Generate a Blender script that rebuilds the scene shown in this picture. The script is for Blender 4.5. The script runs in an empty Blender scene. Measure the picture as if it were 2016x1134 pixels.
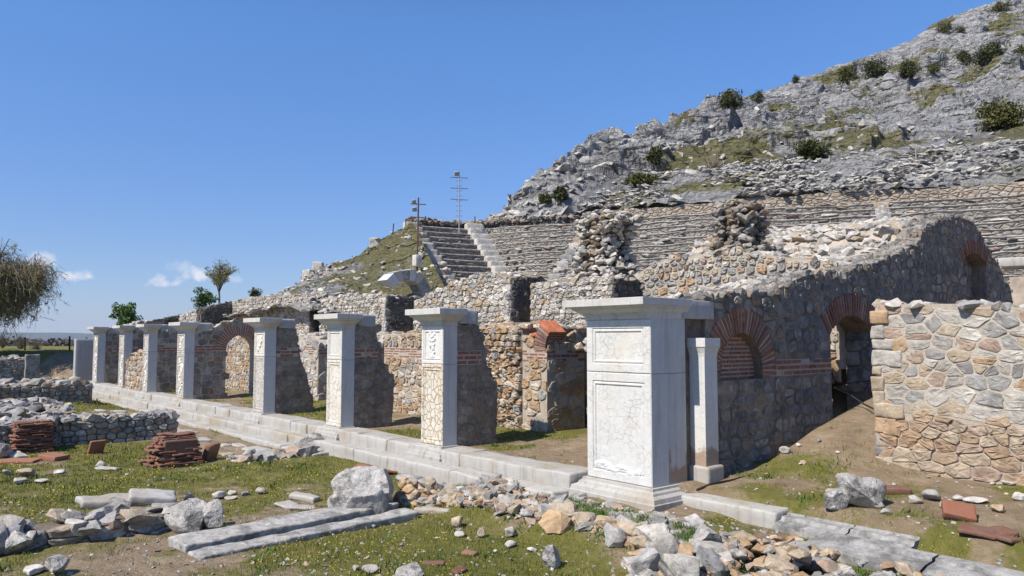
import bpy, math, random
import numpy as np
from mathutils import Vector, Matrix
R_ = math.radians
random.seed(11); rng = np.random.default_rng(11)
sc = bpy.context.scene; COL = sc.collection
# ---------------------------------------------------------------- camera frame: world X runs along the portico, Y goes back from it
F = 1500.; CX, CY = 1008., 567.; HZ = 668.; ZC = 2.1
PIT = math.atan((HZ-CY)/F); PSI = math.atan((CX+268.)/(F/math.cos(PIT)))
A2 = np.array([math.sin(PSI), -math.cos(PSI)]); B2 = np.array([math.cos(PSI), math.sin(PSI)])
def ray(u, v):
    x = (u-CX)/F; z = -(v-CY)/F
    y2 = math.cos(PIT)-z*math.sin(PIT); z2 = math.sin(PIT)+z*math.cos(PIT)
    p = np.array([x, y2]); return np.array([p@A2, p@B2, z2])
_r = ray(1284, 966); _k = -ZC/_r[2]; CAM = -_r*_k; CAM[2] = ZC
def hz(u, v, z=0.): r = ray(u, v); return CAM+r*((z-ZC)/r[2])
def ht(u, v, t=0.): r = ray(u, v); return CAM+r*((t-CAM[1])/r[1])
def hs(u, v, s=0.): r = ray(u, v); return CAM+r*((s-CAM[0])/r[0])
def hd(u, v, Y): r = ray(u, v); return CAM+r*(Y/(r[0]*A2[1]+r[1]*B2[1]))
def proj(P):
    d = np.asarray(P)-CAM; x = d[:, 0]*A2[0]+d[:, 1]*B2[0]; y = d[:, 0]*A2[1]+d[:, 1]*B2[1]; z = d[:, 2]
    yy = y*math.cos(PIT)+z*math.sin(PIT); zz = -y*math.sin(PIT)+z*math.cos(PIT)
    return np.stack([CX+F*x/yy, CY-F*zz/yy, y], 1)
# ---------------------------------------------------------------- numpy noise
def _h(ix, iy, iz, s=0):
    n = (ix*374761393+iy*668265263+iz*2147483647+s*1274126177) & 0xffffffff
    n = ((n ^ (n >> 13))*1274126177) & 0xffffffff
    n = ((n ^ (n >> 16))*2246822519) & 0xffffffff
    return ((n ^ (n >> 15)) & 0xffffff)/float(0xffffff)
def vnoise(P, f=1., s=0):
    p = np.asarray(P, float)*f; i = np.floor(p).astype(np.int64); w = p-i; w = w*w*(3-2*w); o = 0
    for a in (0, 1):
        for b in (0, 1):
            for c in (0, 1):
                wt = (w[:, 0] if a else 1-w[:, 0])*(w[:, 1] if b else 1-w[:, 1])*(w[:, 2] if c else 1-w[:, 2])
                o = o+wt*_h(i[:, 0]+a, i[:, 1]+b, i[:, 2]+c, s)
    return o*2-1
def fbm(P, f=1., o=4, s=0, g=.5):
    t = 0; a = 1.; n = 0
    for k in range(o): t = t+a*vnoise(P, f*2.03**k, s+k*17); n += a; a *= g
    return t/n
def blocks(P, f, s=0):
    """faceted rock: nearest feature point's own tilted plane (also returns distance to its border)"""
    p = np.asarray(P, float)*f; i = np.floor(p).astype(np.int64)
    d1 = np.full(len(p), 9.); d2 = np.full(len(p), 9.); val = np.zeros(len(p))
    for a in (-1, 0, 1):
        for b in (-1, 0, 1):
            for c in (-1, 0, 1):
                j = i+np.array([a, b, c]); r = [_h(j[:, 0], j[:, 1], j[:, 2], s+q) for q in range(7)]
                q = np.stack([j[:, 0]+r[0], j[:, 1]+r[1], j[:, 2]+r[2]], 1); dv = p-q; d = (dv**2).sum(1)
                v = r[3]*1.1+(r[4]-.5)*dv[:, 0]*1.5+(r[5]-.5)*dv[:, 1]*1.5+(r[6]-.5)*dv[:, 2]*1.5
                m = d < d1; d2 = np.where(m, d1, np.minimum(d2, d)); val = np.where(m, v, val); d1 = np.where(m, d, d1)
    return val, np.sqrt(d2)-np.sqrt(d1)
def vdisp(P, amp, f, s=0, o=3):
    return np.stack([fbm(P, f, o, s), fbm(P, f, o, s+91), fbm(P, f, o, s+183)], 1)*amp
# ---------------------------------------------------------------- mesh accumulation
class MB:
    def __init__(s): s.v = []; s.f = []; s.a = []; s.n = 0
    def add(s, V, faces, rnd=.5, mi=0):
        V = np.asarray(V, float)
        for f in (faces if isinstance(faces, list) else [faces]):
            f = np.asarray(f, np.int64)
            if len(f): s.f.append((f+s.n, mi))
        s.v.append(V); s.a.append(np.broadcast_to(np.asarray(rnd, float), (len(V),))); s.n += len(V)
    def build(s, name, mats, parent=None, smooth=False, attrs=None):
        me = bpy.data.meshes.new(name); V = np.concatenate(s.v); me.vertices.add(len(V)); me.vertices.foreach_set('co', V.ravel())
        li = np.concatenate([f.ravel() for f, _ in s.f]); lens = np.concatenate([np.full(len(f), f.shape[1]) for f, _ in s.f])
        mi = np.concatenate([np.full(len(f), m) for f, m in s.f])
        st = np.concatenate([[0], np.cumsum(lens)[:-1]])
        me.loops.add(len(li)); me.loops.foreach_set('vertex_index', li.astype(np.int32))
        me.polygons.add(len(lens)); me.polygons.foreach_set('loop_start', st.astype(np.int32))
        me.polygons.foreach_set('material_index', mi.astype(np.int32))
        me.polygons.foreach_set('use_smooth', np.full(len(lens), smooth))
        at = me.attributes.new('rnd', 'FLOAT', 'POINT'); at.data.foreach_set('value', np.concatenate(s.a).astype(np.float32))
        for k, w in (attrs or {}).items():
            at = me.attributes.new(k, 'FLOAT', 'POINT'); at.data.foreach_set('value', np.asarray(w, np.float32))
        me.update(calc_edges=True); me.validate()
        for m in (mats if isinstance(mats, list) else [mats]): me.materials.append(m)
        o = bpy.data.objects.new(name, me); COL.objects.link(o)
        if parent is not None:
            o.parent = parent; o.matrix_parent_inverse = Matrix.Translation(-Vector(parent.location))
        return o
def tag(o, label=None, cat=None, group=None, kind=None):
    if label: o['label'] = label
    if cat: o['category'] = cat
    if group: o['group'] = group
    o['kind'] = kind or 'thing'
    return o
def thing(name, label, cat, loc, group=None):
    o = bpy.data.objects.new(name, None); o.empty_display_size = .2; o.location = [float(q) for q in loc]; COL.objects.link(o)
    return tag(o, label, cat, group)
# ---------------------------------------------------------------- shape library
def icosphere(n):
    t = (1+5**.5)/2
    v = [(-1, t, 0), (1, t, 0), (-1, -t, 0), (1, -t, 0), (0, -1, t), (0, 1, t), (0, -1, -t), (0, 1, -t), (t, 0, -1), (t, 0, 1), (-t, 0, -1), (-t, 0, 1)]
    f = [(0, 11, 5), (0, 5, 1), (0, 1, 7), (0, 7, 10), (0, 10, 11), (1, 5, 9), (5, 11, 4), (11, 10, 2), (10, 7, 6), (7, 1, 8), (3, 9, 4), (3, 4, 2), (3, 2, 6), (3, 6, 8), (3, 8, 9), (4, 9, 5), (2, 4, 11), (6, 2, 10), (8, 6, 7), (9, 8, 1)]
    v = [np.array(q)/np.linalg.norm(q) for q in v]
    for _ in range(n):
        c = {}; nf = []
        def mid(a, b):
            k = (min(a, b), max(a, b))
            if k not in c:
                m = v[a]+v[b]; v.append(m/np.linalg.norm(m)); c[k] = len(v)-1
            return c[k]
        for a, b, d in f:
            x, y, z = mid(a, b), mid(b, d), mid(d, a); nf += [(a, x, z), (b, y, x), (d, z, y), (x, y, z)]
        f = nf
    return np.array(v), np.array(f)
ICO = {k: icosphere(k) for k in (1, 2, 3, 4, 5)}
def rock_shape(seed, sub, planes=11, rough=.08):
    r = np.random.default_rng(seed); D, f = ICO[sub]; rad = np.full(len(D), 1.25)
    for _ in range(planes):
        n = r.normal(size=3); n /= np.linalg.norm(n); d = r.uniform(.62, .98); c = D@n
        rad = np.minimum(rad, np.where(c > .05, d/np.maximum(c, .05), 9))
    V = D*rad[:, None]
    return V*(1+rough*fbm(D*1.6+seed, 1.4, 4, seed)[:, None]), f
import bmesh
def hull_rock(seed, n=18, sub=1, amp=.05):
    r = np.random.default_rng(seed); P = r.normal(size=(n, 3)); P /= np.abs(P).max(1, keepdims=True)**.55*np.linalg.norm(P, axis=1, keepdims=True)**.45
    bm = bmesh.new()
    for p in P*r.uniform(.8, 1.05, (n, 1)): bm.verts.new(p)
    g = bmesh.ops.convex_hull(bm, input=bm.verts); bmesh.ops.delete(bm, geom=[v for v in bm.verts if not v.link_faces], context='VERTS')
    if sub: bmesh.ops.subdivide_edges(bm, edges=bm.edges[:], cuts=sub, use_grid_fill=True)
    bmesh.ops.triangulate(bm, faces=bm.faces[:]); bmesh.ops.recalc_face_normals(bm, faces=bm.faces[:]); bm.verts.index_update()
    V = np.array([v.co[:] for v in bm.verts]); f = np.array([[v.index for v in q.verts] for q in bm.faces]); bm.free()
    return V+vdisp(V+seed, amp, 2.1, seed, 2), f
ROCK1 = [hull_rock(100+i, 12, 0, .0) for i in range(20)]
ROCK2 = [hull_rock(200+i, 15+i % 6, 1, .09) for i in range(36)]
ROCK3 = [hull_rock(300+i, 16+i % 8, 3, .13) for i in range(20)]
def rot3(az, tx=0., ty=0.):
    ca, sa = math.cos(az), math.sin(az); cx, sx = math.cos(tx), math.sin(tx); cy, sy = math.cos(ty), math.sin(ty)
    return np.array([[ca, -sa, 0], [sa, ca, 0], [0, 0, 1]])@np.array([[1, 0, 0], [0, cx, -sx], [0, sx, cx]])@np.array([[cy, 0, sy], [0, 1, 0], [-sy, 0, cy]])
def add_rock(mb, p, sx, sy, sz, az=None, tilt=.25, rnd=None, lib=ROCK2, mi=0):
    V, f = lib[rng.integers(len(lib))]
    M = rot3(rng.uniform(0, 6.28) if az is None else az, rng.normal()*tilt, rng.normal()*tilt)
    mb.add((V*[sx, sy, sz])@M.T+np.asarray(p), f, rng.random() if rnd is None else rnd, mi)
def rbox(mb, lo, hi, r=.02, sp=.12, amp=.008, fr=3., rnd=.5, mi=0, seed=0, M=None, o=None):
    """box with rounded, chipped edges"""
    lo = np.array(lo, float); hi = np.array(hi, float); L = hi-lo; n = np.maximum(2, np.minimum(60, np.ceil(L/sp).astype(int)))
    g = [np.unique(np.concatenate([np.linspace(lo[k], hi[k], n[k]+1), [lo[k]+r, hi[k]-r]])) for k in range(3)]
    Vs = []; Fs = []; c = 0
    for ax in range(3):
        b, d = [k for k in range(3) if k != ax]
        for side in (0, 1):
            X, Y = np.meshgrid(g[b], g[d], indexing='ij'); P = np.zeros((X.size, 3)); P[:, b] = X.ravel(); P[:, d] = Y.ravel(); P[:, ax] = (lo, hi)[side][ax]
            nb, nd = len(g[b]), len(g[d]); I = np.arange(nb*nd).reshape(nb, nd)
            q = np.stack([I[:-1, :-1], I[1:, :-1], I[1:, 1:], I[:-1, 1:]], -1).reshape(-1, 4)
            flip = (side == 0) ^ (ax == 1)
            Fs.append((q[:, ::-1] if flip else q)+c); Vs.append(P); c += len(P)
    P = np.concatenate(Vs); Q = np.concatenate(Fs)
    _, first, inv = np.unique(np.round(P, 5), axis=0, return_index=True, return_inverse=True); inv = inv.reshape(-1)
    P = P[first]; Q = inv[Q]
    rr = min(r, L.min()*.45); q = np.clip(P, lo+rr, hi-rr); d = P-q; ln = np.linalg.norm(d, axis=1, keepdims=True)
    P = np.where(ln > 1e-9, q+d*(rr/np.maximum(ln, 1e-9)), P)
    if amp: P = P+vdisp(P+seed*7.3, amp, fr, seed)
    if M is not None: P = P@M.T
    if o is not None: P = P+np.asarray(o)
    mb.add(P, Q, rnd, mi)
def rings(mb, loops, cap0=True, cap1=True, rnd=.5, mi=0):
    """stack of 4-corner (or n) loops, outward when loops go up counter-clockwise"""
    n = len(loops[0]); V = np.concatenate([np.asarray(l, float) for l in loops]); F4 = []
    for k in range(len(loops)-1):
        for i in range(n):
            j = (i+1) % n; F4.append((k*n+i, k*n+j, (k+1)*n+j, (k+1)*n+i))
    fs = [np.array(F4)]
    if cap0: fs.append(np.array([list(range(n))[::-1]]))
    if cap1: fs.append(np.array([[(len(loops)-1)*n+i for i in range(n)]]))
    mb.add(V, fs, rnd, mi)
def tube(mb, pts, rad, n=5, rnd=.5, mi=0):
    P = np.asarray(pts, float); rad = np.broadcast_to(rad, (len(P),)); T = np.gradient(P, axis=0); lp = []
    for p, t, r in zip(P, T, rad):
        t = t/(np.linalg.norm(t)+1e-9); a = np.cross(t, [0, 0, 1] if abs(t[2]) < .9 else [1, 0, 0]); a /= np.linalg.norm(a); b = np.cross(t, a)
        lp.append([p+r*(math.cos(2*math.pi*k/n)*a+math.sin(2*math.pi*k/n)*b) for k in range(n)])
    rings(mb, lp, True, True, rnd, mi)
# ---------------------------------------------------------------- masonry
def pip(poly, x, z):
    poly = np.asarray(poly); x = np.asarray(x); z = np.asarray(z); ins = np.zeros(x.shape, bool); n = len(poly)
    for i in range(n):
        (x1, z1), (x2, z2) = poly[i], poly[(i+1) % n]
        if z1 != z2: ins ^= ((z1 > z) != (z2 > z)) & (x < (x2-x1)*(z-z1)/(z2-z1)+x1)
    return ins
def clip(poly, mx, mz, dx, dz):
    out = []; n = len(poly)
    for i in range(n):
        a = poly[i]; b = poly[(i+1) % n]; da = (a[0]-mx)*dx+(a[1]-mz)*dz; db = (b[0]-mx)*dx+(b[1]-mz)*dz
        if da <= 0: out.append(a)
        if (da < 0 < db) or (db < 0 < da):
            k = da/(da-db); out.append((a[0]+(b[0]-a[0])*k, a[1]+(b[1]-a[1])*k))
    return out
def masonry(mb, poly, P0, ex, nrm, ch=.2, asp=1.4, joint=.03, relief=.03, rough=.35, mi=1, holes=(), jit=.2, rmap=None, skip=0.):
    """individual stones laid in courses over a polygon (x along ex, z up), standing out along nrm"""
    ex = np.array(ex, float); nrm = np.array(nrm, float); P0 = np.array(P0, float); poly = np.asarray(poly, float)
    x0, z0 = poly.min(0); x1, z1 = poly.max(0); rows = []; z = z0-ch*rng.random()
    U = rng.uniform
    while z < z1+ch:
        h = ch*U(.65, 1.4); x = x0-ch*asp*rng.random()-.1; row = []
        while x < x1+.3:
            w = asp*h*U(.55, 1.7); row.append(((x+w/2)/asp, z+h/2+U(-jit, jit)*h))
            if h > ch*1.05 and rng.random() < .25: row[-1] = (row[-1][0], row[-1][1]+.25*h); row.append((row[-1][0]+U(-.1, .1)*h, row[-1][1]-.5*h))
            x += w
        rows.append(row); z += h
    flat = [(r, i, p) for r, row in enumerate(rows) for i, p in enumerate(row)]
    C = np.array([[p[0]*asp, p[1]] for _, _, p in flat]); ok = pip(poly, C[:, 0], C[:, 1])
    for hpoly in holes: ok &= ~pip(hpoly, C[:, 0], C[:, 1])
    arrs = [np.array(r) for r in rows]; flip = np.dot(np.cross(ex, [0, 0, 1]), nrm) < 0
    for q, (r, i, p) in enumerate(flat):
        if not ok[q] or (skip and rng.random() < skip): continue
        near = []
        for k in range(max(0, r-2), min(len(rows), r+3)):
            a = arrs[k]; d = (a[:, 0]-p[0])**2+(a[:, 1]-p[1])**2
            for w in np.where((d < (2.6*ch)**2) & (d > 1e-12))[0]: near.append((d[w], a[w, 0], a[w, 1]))
        near.sort(); B = 2.*ch; c = [(p[0]-B, p[1]-B), (p[0]+B, p[1]-B), (p[0]+B, p[1]+B), (p[0]-B, p[1]+B)]
        for _, nx, nz in near[:14]:
            c = clip(c, (p[0]+nx)/2, (p[1]+nz)/2, nx-p[0], nz-p[1])
            if len(c) < 3: break
        if len(c) < 3: continue
        c = np.array([(a*asp, b) for a, b in c]); m = c.mean(0); sz = np.sqrt(((c-m)**2).sum(1)).mean()
        if sz < .02: continue
        nx = np.roll(c, -1, 0); c = np.stack([c*.85+nx*.15, c*.15+nx*.85], 1).reshape(-1, 2)      # blunt the corners
        c[:, 0] = np.clip(c[:, 0], x0, x1); c = m+(c-m)*max(.3, 1-joint/sz)*(1+rng.normal(size=(len(c), 1))*.035); n = len(c)
        tx, tz = rng.normal(size=2)*rough*.35*relief/sz; lift = relief*U(.55, 1.35)
        lv = []
        for sclr, hh, nz in ((1.03, -.05, 0), (.99, lift*.55, .3), (.90, lift*.95, .8), (.5, lift*1.0, 1.)):
            Q = m+(c-m)*sclr; y = hh+(0 if hh < 0 else 1)*((Q-m)@np.array([tx, tz])+rng.normal(size=n)*rough*relief*.3*nz)
            lv.append(np.concatenate([Q, y[:, None]], 1))
        L = np.concatenate(lv+[np.array([[m[0], m[1], lift*1.05]])]); V = P0+L[:, :1]*ex+L[:, 1:2]*np.array([0, 0, 1.])+L[:, 2:3]*nrm
        f4 = np.array([(k*n+a, k*n+(a+1) % n, (k+1)*n+(a+1) % n, (k+1)*n+a) for k in range(3) for a in range(n)])
        f3 = np.array([(3*n+a, 3*n+(a+1) % n, 4*n) for a in range(n)])
        if flip: f4 = f4[:, ::-1]; f3 = f3[:, ::-1]
        rv = rng.random()
        if rmap: rv = rmap(m[0], m[1], rv)
        mb.add(V, [f4, f3], rv, mi)
def prism(mb, poly, P0, ex, nrm, thick, off=0., rnd=.5, mi=0):
    """solid core behind a masonry face: polygon extruded backwards by thick"""
    ex = np.array(ex, float); nrm = np.array(nrm, float); poly = np.asarray(poly, float); n = len(poly)
    ar = 0.5*sum(poly[i][0]*poly[(i+1) % n][1]-poly[(i+1) % n][0]*poly[i][1] for i in range(n))
    if (ar > 0) != (np.dot(np.cross(ex, [0, 0, 1]), nrm) > 0): poly = poly[::-1]
    fr = np.array(P0)+poly[:, :1]*ex+poly[:, 1:2]*np.array([0, 0, 1.])-nrm*off; bk = fr-nrm*thick
    q = np.array([((i+1) % n, i, n+i, n+(i+1) % n) for i in range(n)])
    mb.add(np.concatenate([fr, bk]), [q, np.arange(n)[None], np.arange(2*n-1, n-1, -1)[None]], rnd, mi)
def toprocks(mb, line, P0, ex, nrm, thick, size=.13, dens=26, mi=1, flat=.5, lift=0.):
    """loose stones bedded along the broken top of a wall"""
    ex = np.array(ex, float); nrm = np.array(nrm, float); line = np.asarray(line, float)
    for a, b in zip(line[:-1], line[1:]):
        L = np.linalg.norm(b-a)
        for _ in range(int(max(1, round(L*thick*dens)))):
            k = rng.random(); q = a+(b-a)*k; s = size*rng.uniform(.5, 1.45)
            p = np.array(P0)+q[0]*ex+np.array([0, 0, q[1]+lift-.2*s*flat])-nrm*rng.uniform(.03, thick-.03)
            add_rock(mb, p, s*rng.uniform(.8, 1.3), s*rng.uniform(.7, 1.1), s*flat*rng.uniform(.7, 1.3), mi=mi)
def band(mb, x0, x1, z0, z1, P0, ex, nrm, rows=3, L=.3, mi=0, out=.012, gap=.036, brk=0.):
    h = (z1-z0)/rows; ex = np.array(ex, float); nrm = np.array(nrm, float); M = np.stack([ex, -nrm, [0, 0, 1]], 1)
    det = np.linalg.det(M)
    for r in range(rows):
        x = x0-(r % 2)*L*.5+rng.uniform(-.05, .05)
        while x < x1:
            w = L*rng.uniform(.8, 1.15); a, b = max(x, x0), min(x+w-gap, x1)
            if b-a > .03 and rng.random() >= brk:
                e = out*rng.uniform(.2, 1.4)
                lo = np.array([a, -e, z0+r*h+gap*.5]); hi = np.array([b, .06, z0+(r+1)*h-gap*.5])
                c = np.array([[lo[0], lo[1], lo[2]], [hi[0], lo[1], lo[2]], [hi[0], hi[1], lo[2]], [lo[0], hi[1], lo[2]]]); c2 = c.copy(); c2[:, 2] = hi[2]
                lps = [(l@M.T)+np.array(P0) for l in (c, c2)]
                if det < 0: lps = [l[::-1] for l in lps]
                rings(mb, lps, True, True, rng.random(), mi)
            x += w
def brick_arch(mb, cx, cz, ri, ro, a0, a1, n, P0, ex, nrm, depth=.5, mi=0, out=.015):
    ex = np.array(ex, float); nrm = np.array(nrm, float); up = np.array([0, 0, 1.]); P0 = np.array(P0, float)
    for i in range(n):
        t0 = a0+(a1-a0)*(i+.2+rng.uniform(-.05, .05))/n; t1 = a0+(a1-a0)*(i+.8+rng.uniform(-.05, .05))/n; e = out*rng.uniform(.2, 1.5); rr = ro+rng.uniform(-.03, .03)
        c = [(r*math.cos(t), r*math.sin(t)) for r, t in ((ri, t0), (rr, t0), (rr, t1), (ri, t1))]
        fr = [P0+(cx+x)*ex+(cz+z)*up+nrm*e for x, z in c]; bk = [P0+(cx+x)*ex+(cz+z)*up-nrm*depth for x, z in c]
        lps = [bk, fr]
        if np.dot(np.cross(fr[1]-fr[0], fr[2]-fr[1]), nrm) < 0: lps = [bk[::-1], fr[::-1]]
        rings(mb, lps, True, True, rng.random(), mi)
    k = 24; th = np.linspace(a0, a1, k+1)                                          # mortar between the bricks
    for i in range(k):
        c = [(r*math.cos(t), r*math.sin(t)) for r, t in ((ri+.008, th[i]), (ro-.02, th[i]), (ro-.02, th[i+1]), (ri+.008, th[i+1]))]
        fr = [P0+(cx+x)*ex+(cz+z)*up+nrm*.003 for x, z in c]; bk = [P0+(cx+x)*ex+(cz+z)*up-nrm*(depth-.02) for x, z in c]
        lps = [bk, fr]
        if np.dot(np.cross(fr[1]-fr[0], fr[2]-fr[1]), nrm) < 0: lps = [bk[::-1], fr[::-1]]
        rings(mb, lps, True, True, .5, mi+1)
def arc(cx, cz, r, a0, a1, n=14): return [(cx+r*math.cos(a0+(a1-a0)*i/n), cz+r*math.sin(a0+(a1-a0)*i/n)) for i in range(n+1)]
# ---------------------------------------------------------------- materials
def newmat(name, rough=.9):
    m = bpy.data.materials.new(name); m.use_nodes = True; n = m.node_tree; n.nodes.clear()
    o = n.nodes.new('ShaderNodeOutputMaterial'); b = n.nodes.new('ShaderNodeBsdfPrincipled'); b.inputs['Roughness'].default_value = rough
    b.inputs['Specular IOR Level'].default_value = .25
    n.links.new(b.outputs[0], o.inputs[0]); return m, n, b
class N:
    def __init__(s, nt): s.t = nt; s.c = s.new('ShaderNodeTexCoord').outputs['Object']
    def new(s, k, **kw):
        n = s.t.nodes.new(k)
        for a, b in kw.items(): setattr(n, a, b)
        return n
    def L(s, a, b): s.t.links.new(a, b)
    def scale(s, v):
        m = s.new('ShaderNodeMapping'); m.inputs['Scale'].default_value = v; s.L(s.c, m.inputs[0]); return m.outputs[0]
    def noise(s, sc, det=5, rough=.6, vec=None, dist=0.):
        n = s.new('ShaderNodeTexNoise'); n.inputs['Scale'].default_value = sc; n.inputs['Detail'].default_value = det; n.inputs['Roughness'].default_value = rough; n.inputs['Distortion'].default_value = dist
        s.L(vec if vec is not None else s.c, n.inputs['Vector']); return n.outputs['Fac']
    def vor(s, sc, feat='F1', vec=None, out='Distance'):
        n = s.new('ShaderNodeTexVoronoi', feature=feat); n.inputs['Scale'].default_value = sc; s.L(vec if vec is not None else s.c, n.inputs['Vector']); return n.outputs[out]
    def attr(s, nm): return s.new('ShaderNodeAttribute', attribute_name=nm).outputs['Fac']
    def ramp(s, f, stops, mode='LINEAR'):
        r = s.new('ShaderNodeValToRGB'); r.color_ramp.interpolation = mode; e = r.color_ramp.elements
        while len(e) < len(stops): e.new(.5)
        for k, (p, c) in zip(e, stops): k.position = p; k.color = (c, c, c, 1) if isinstance(c, (int, float)) else (*c, 1)
        s.L(f, r.inputs[0]); return r.outputs[0]
    def mix(s, f, a, b, mode='MIX'):
        m = s.new('ShaderNodeMix', data_type='RGBA', blend_type=mode)
        for q, v in ((0, f), (6, a), (7, b)):
            if isinstance(v, (int, float)): m.inputs[q].default_value = v if q == 0 else (v, v, v, 1)
            elif isinstance(v, tuple): m.inputs[q].default_value = (*v, 1)
            else: s.L(v, m.inputs[q])
        return m.outputs[2]
    def math(s, op, a, b=0.):
        m = s.new('ShaderNodeMath', operation=op)
        for q, v in enumerate((a, b)):
            if isinstance(v, (int, float)): m.inputs[q].default_value = v
            else: s.L(v, m.inputs[q])
        return m.outputs[0]
    def bump(s, h, bsdf, dist=.02, st=1.):
        b = s.new('ShaderNodeBump'); b.inputs['Distance'].default_value = dist; b.inputs['Strength'].default_value = st; s.L(h, b.inputs['Height']); s.L(b.outputs[0], bsdf.inputs['Normal'])
WHITE, GREY, DGREY, TAN, OCHRE, PINK = (.50, .48, .44), (.34, .335, .325), (.19, .19, .195), (.42, .35, .265), (.41, .29, .185), (.385, .295, .235)
def stone_mat(name, pal, dirt=.45, fine=22., lich=.55, bump=.012, dist=0.6):
    m, t, b = newmat(name, .92); n = N(t); k = len(pal)
    base = n.ramp(n.attr('rnd'), [((i+.0)/k, c) for i, c in enumerate(pal)], 'CONSTANT')
    a = n.noise(fine*.22, 6, .65, dist=dist); base = n.mix(n.ramp(a, [(.3, 0), (.7, 1)]), n.mix(1., base, (.62, .60, .58), 'MULTIPLY'), n.mix(1., base, (1.22, 1.2, 1.17), 'MULTIPLY'))
    v = n.noise(fine*.6, 4, .7); base = n.mix(n.ramp(v, [(.35, .5), (.65, 0)]), base, n.mix(1., base, (.55, .53, .5), 'MULTIPLY'))
    l = n.noise(3.1, 7, .72); base = n.mix(n.ramp(l, [(lich, 0), (lich+.1, dirt)]), base, (.10, .098, .09))
    n.L(base, b.inputs['Base Color'])
    h = n.math('ADD', n.noise(fine, 6, .7), n.math('MULTIPLY', n.noise(fine*.25, 4, .6, dist=1.), 1.6)); n.bump(h, b, bump); return m
M_MORTAR, t, b = newmat('lime_mortar', .95); n = N(t)
c = n.ramp(n.noise(5, 6, .7), [(.25, (.25, .21, .165)), (.5, (.37, .32, .26)), (.75, (.45, .40, .335))]); n.L(c, b.inputs['Base Color']); n.bump(n.noise(34, 5, .7), b, .012)
M_DARKJOINT, t, b = newmat('earth_joint', .95); n = N(t); n.L(n.ramp(n.noise(6, 5), [(.3, (.10, .082, .062)), (.7, (.21, .17, .13))]), b.inputs['Base Color']); n.bump(n.noise(30, 5, .7), b, .02)
M_EJOINT, t, b = newmat('pale_earth_joint', .95); n = N(t); n.L(n.ramp(n.noise(6, 5), [(.3, (.17, .14, .105)), (.7, (.32, .27, .21))]), b.inputs['Base Color']); n.bump(n.noise(30, 5, .7), b, .02)
PAL_MIX = [WHITE, GREY, TAN, (.46, .43, .385), GREY, PINK, (.40, .38, .35), OCHRE, WHITE, TAN, (.28, .27, .265), (.45, .39, .31)]
PAL_WHITE = [WHITE, (.46, .44, .41), WHITE, GREY, (.56, .54, .51), (.42, .39, .35), TAN, (.5, .48, .45)]
PAL_GREY = [GREY, (.40, .395, .385), (.27, .27, .27), (.36, .345, .32), (.44, .43, .41), (.31, .30, .285), TAN, (.38, .37, .36)]
PAL_WARM = [TAN, (.47, .40, .315), OCHRE, (.48, .44, .385), PINK, (.40, .285, .18), (.50, .45, .38), GREY]
M_STONE = stone_mat('rubble_stone', PAL_MIX)
M_WARM = stone_mat('warm_rubble_stone', PAL_WARM, .25)
M_PALE = stone_mat('pale_rubble_stone', PAL_WHITE, .5)
M_GREYST = stone_mat('grey_fieldstone', PAL_GREY+[WHITE, PINK], .6, lich=.5)
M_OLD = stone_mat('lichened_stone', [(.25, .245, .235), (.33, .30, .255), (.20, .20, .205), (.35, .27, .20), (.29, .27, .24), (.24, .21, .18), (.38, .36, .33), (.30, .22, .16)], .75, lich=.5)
M_BOULDER = stone_mat('marble_boulder', [(.56, .55, .53), (.50, .49, .475), (.56, .54, .50), (.46, .44, .42)], .85, 42., .50, .03)
M_SPUR = stone_mat('smeared_rubble', [(.30, .26, .205), (.26, .23, .19), (.33, .295, .245), (.24, .22, .20), (.285, .23, .175), (.31, .285, .25)], .6, 18, .5)
M_BRICK, t, b = newmat('fired_brick', .9); n = N(t)
c = n.ramp(n.attr('rnd'), [(0, (.19, .08, .055)), (.35, (.245, .105, .072)), (.7, (.14, .065, .05)), (1, (.28, .145, .10))]); c = n.mix(n.ramp(n.noise(9, 5), [(.4, .0), (.7, .5)]), c, (.30, .21, .16)); n.L(c, b.inputs['Base Color']); n.bump(n.noise(45, 5, .7), b, .008)
M_BMORTAR, t, b = newmat('brick_mortar', .95); n = N(t); n.L(n.ramp(n.noise(8, 4), [(.3, (.33, .26, .21)), (.7, (.44, .37, .31))]), b.inputs['Base Color']); n.bump(n.noise(50, 4, .7), b, .006)
M_TILE, t, b = newmat('terracotta_tile', .9); n = N(t)
c = n.ramp(n.attr('rnd'), [(0, (.235, .095, .058)), (.3, (.16, .078, .053)), (.6, (.28, .125, .075)), (.8, (.12, .068, .05)), (1, (.23, .12, .08))]); c = n.mix(n.ramp(n.noise(7, 6, .7), [(.45, 0), (.68, .65)]), c, (.17, .13, .105)); n.L(c, b.inputs['Base Color']); n.bump(n.noise(28, 6, .7), b, .012)
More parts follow.
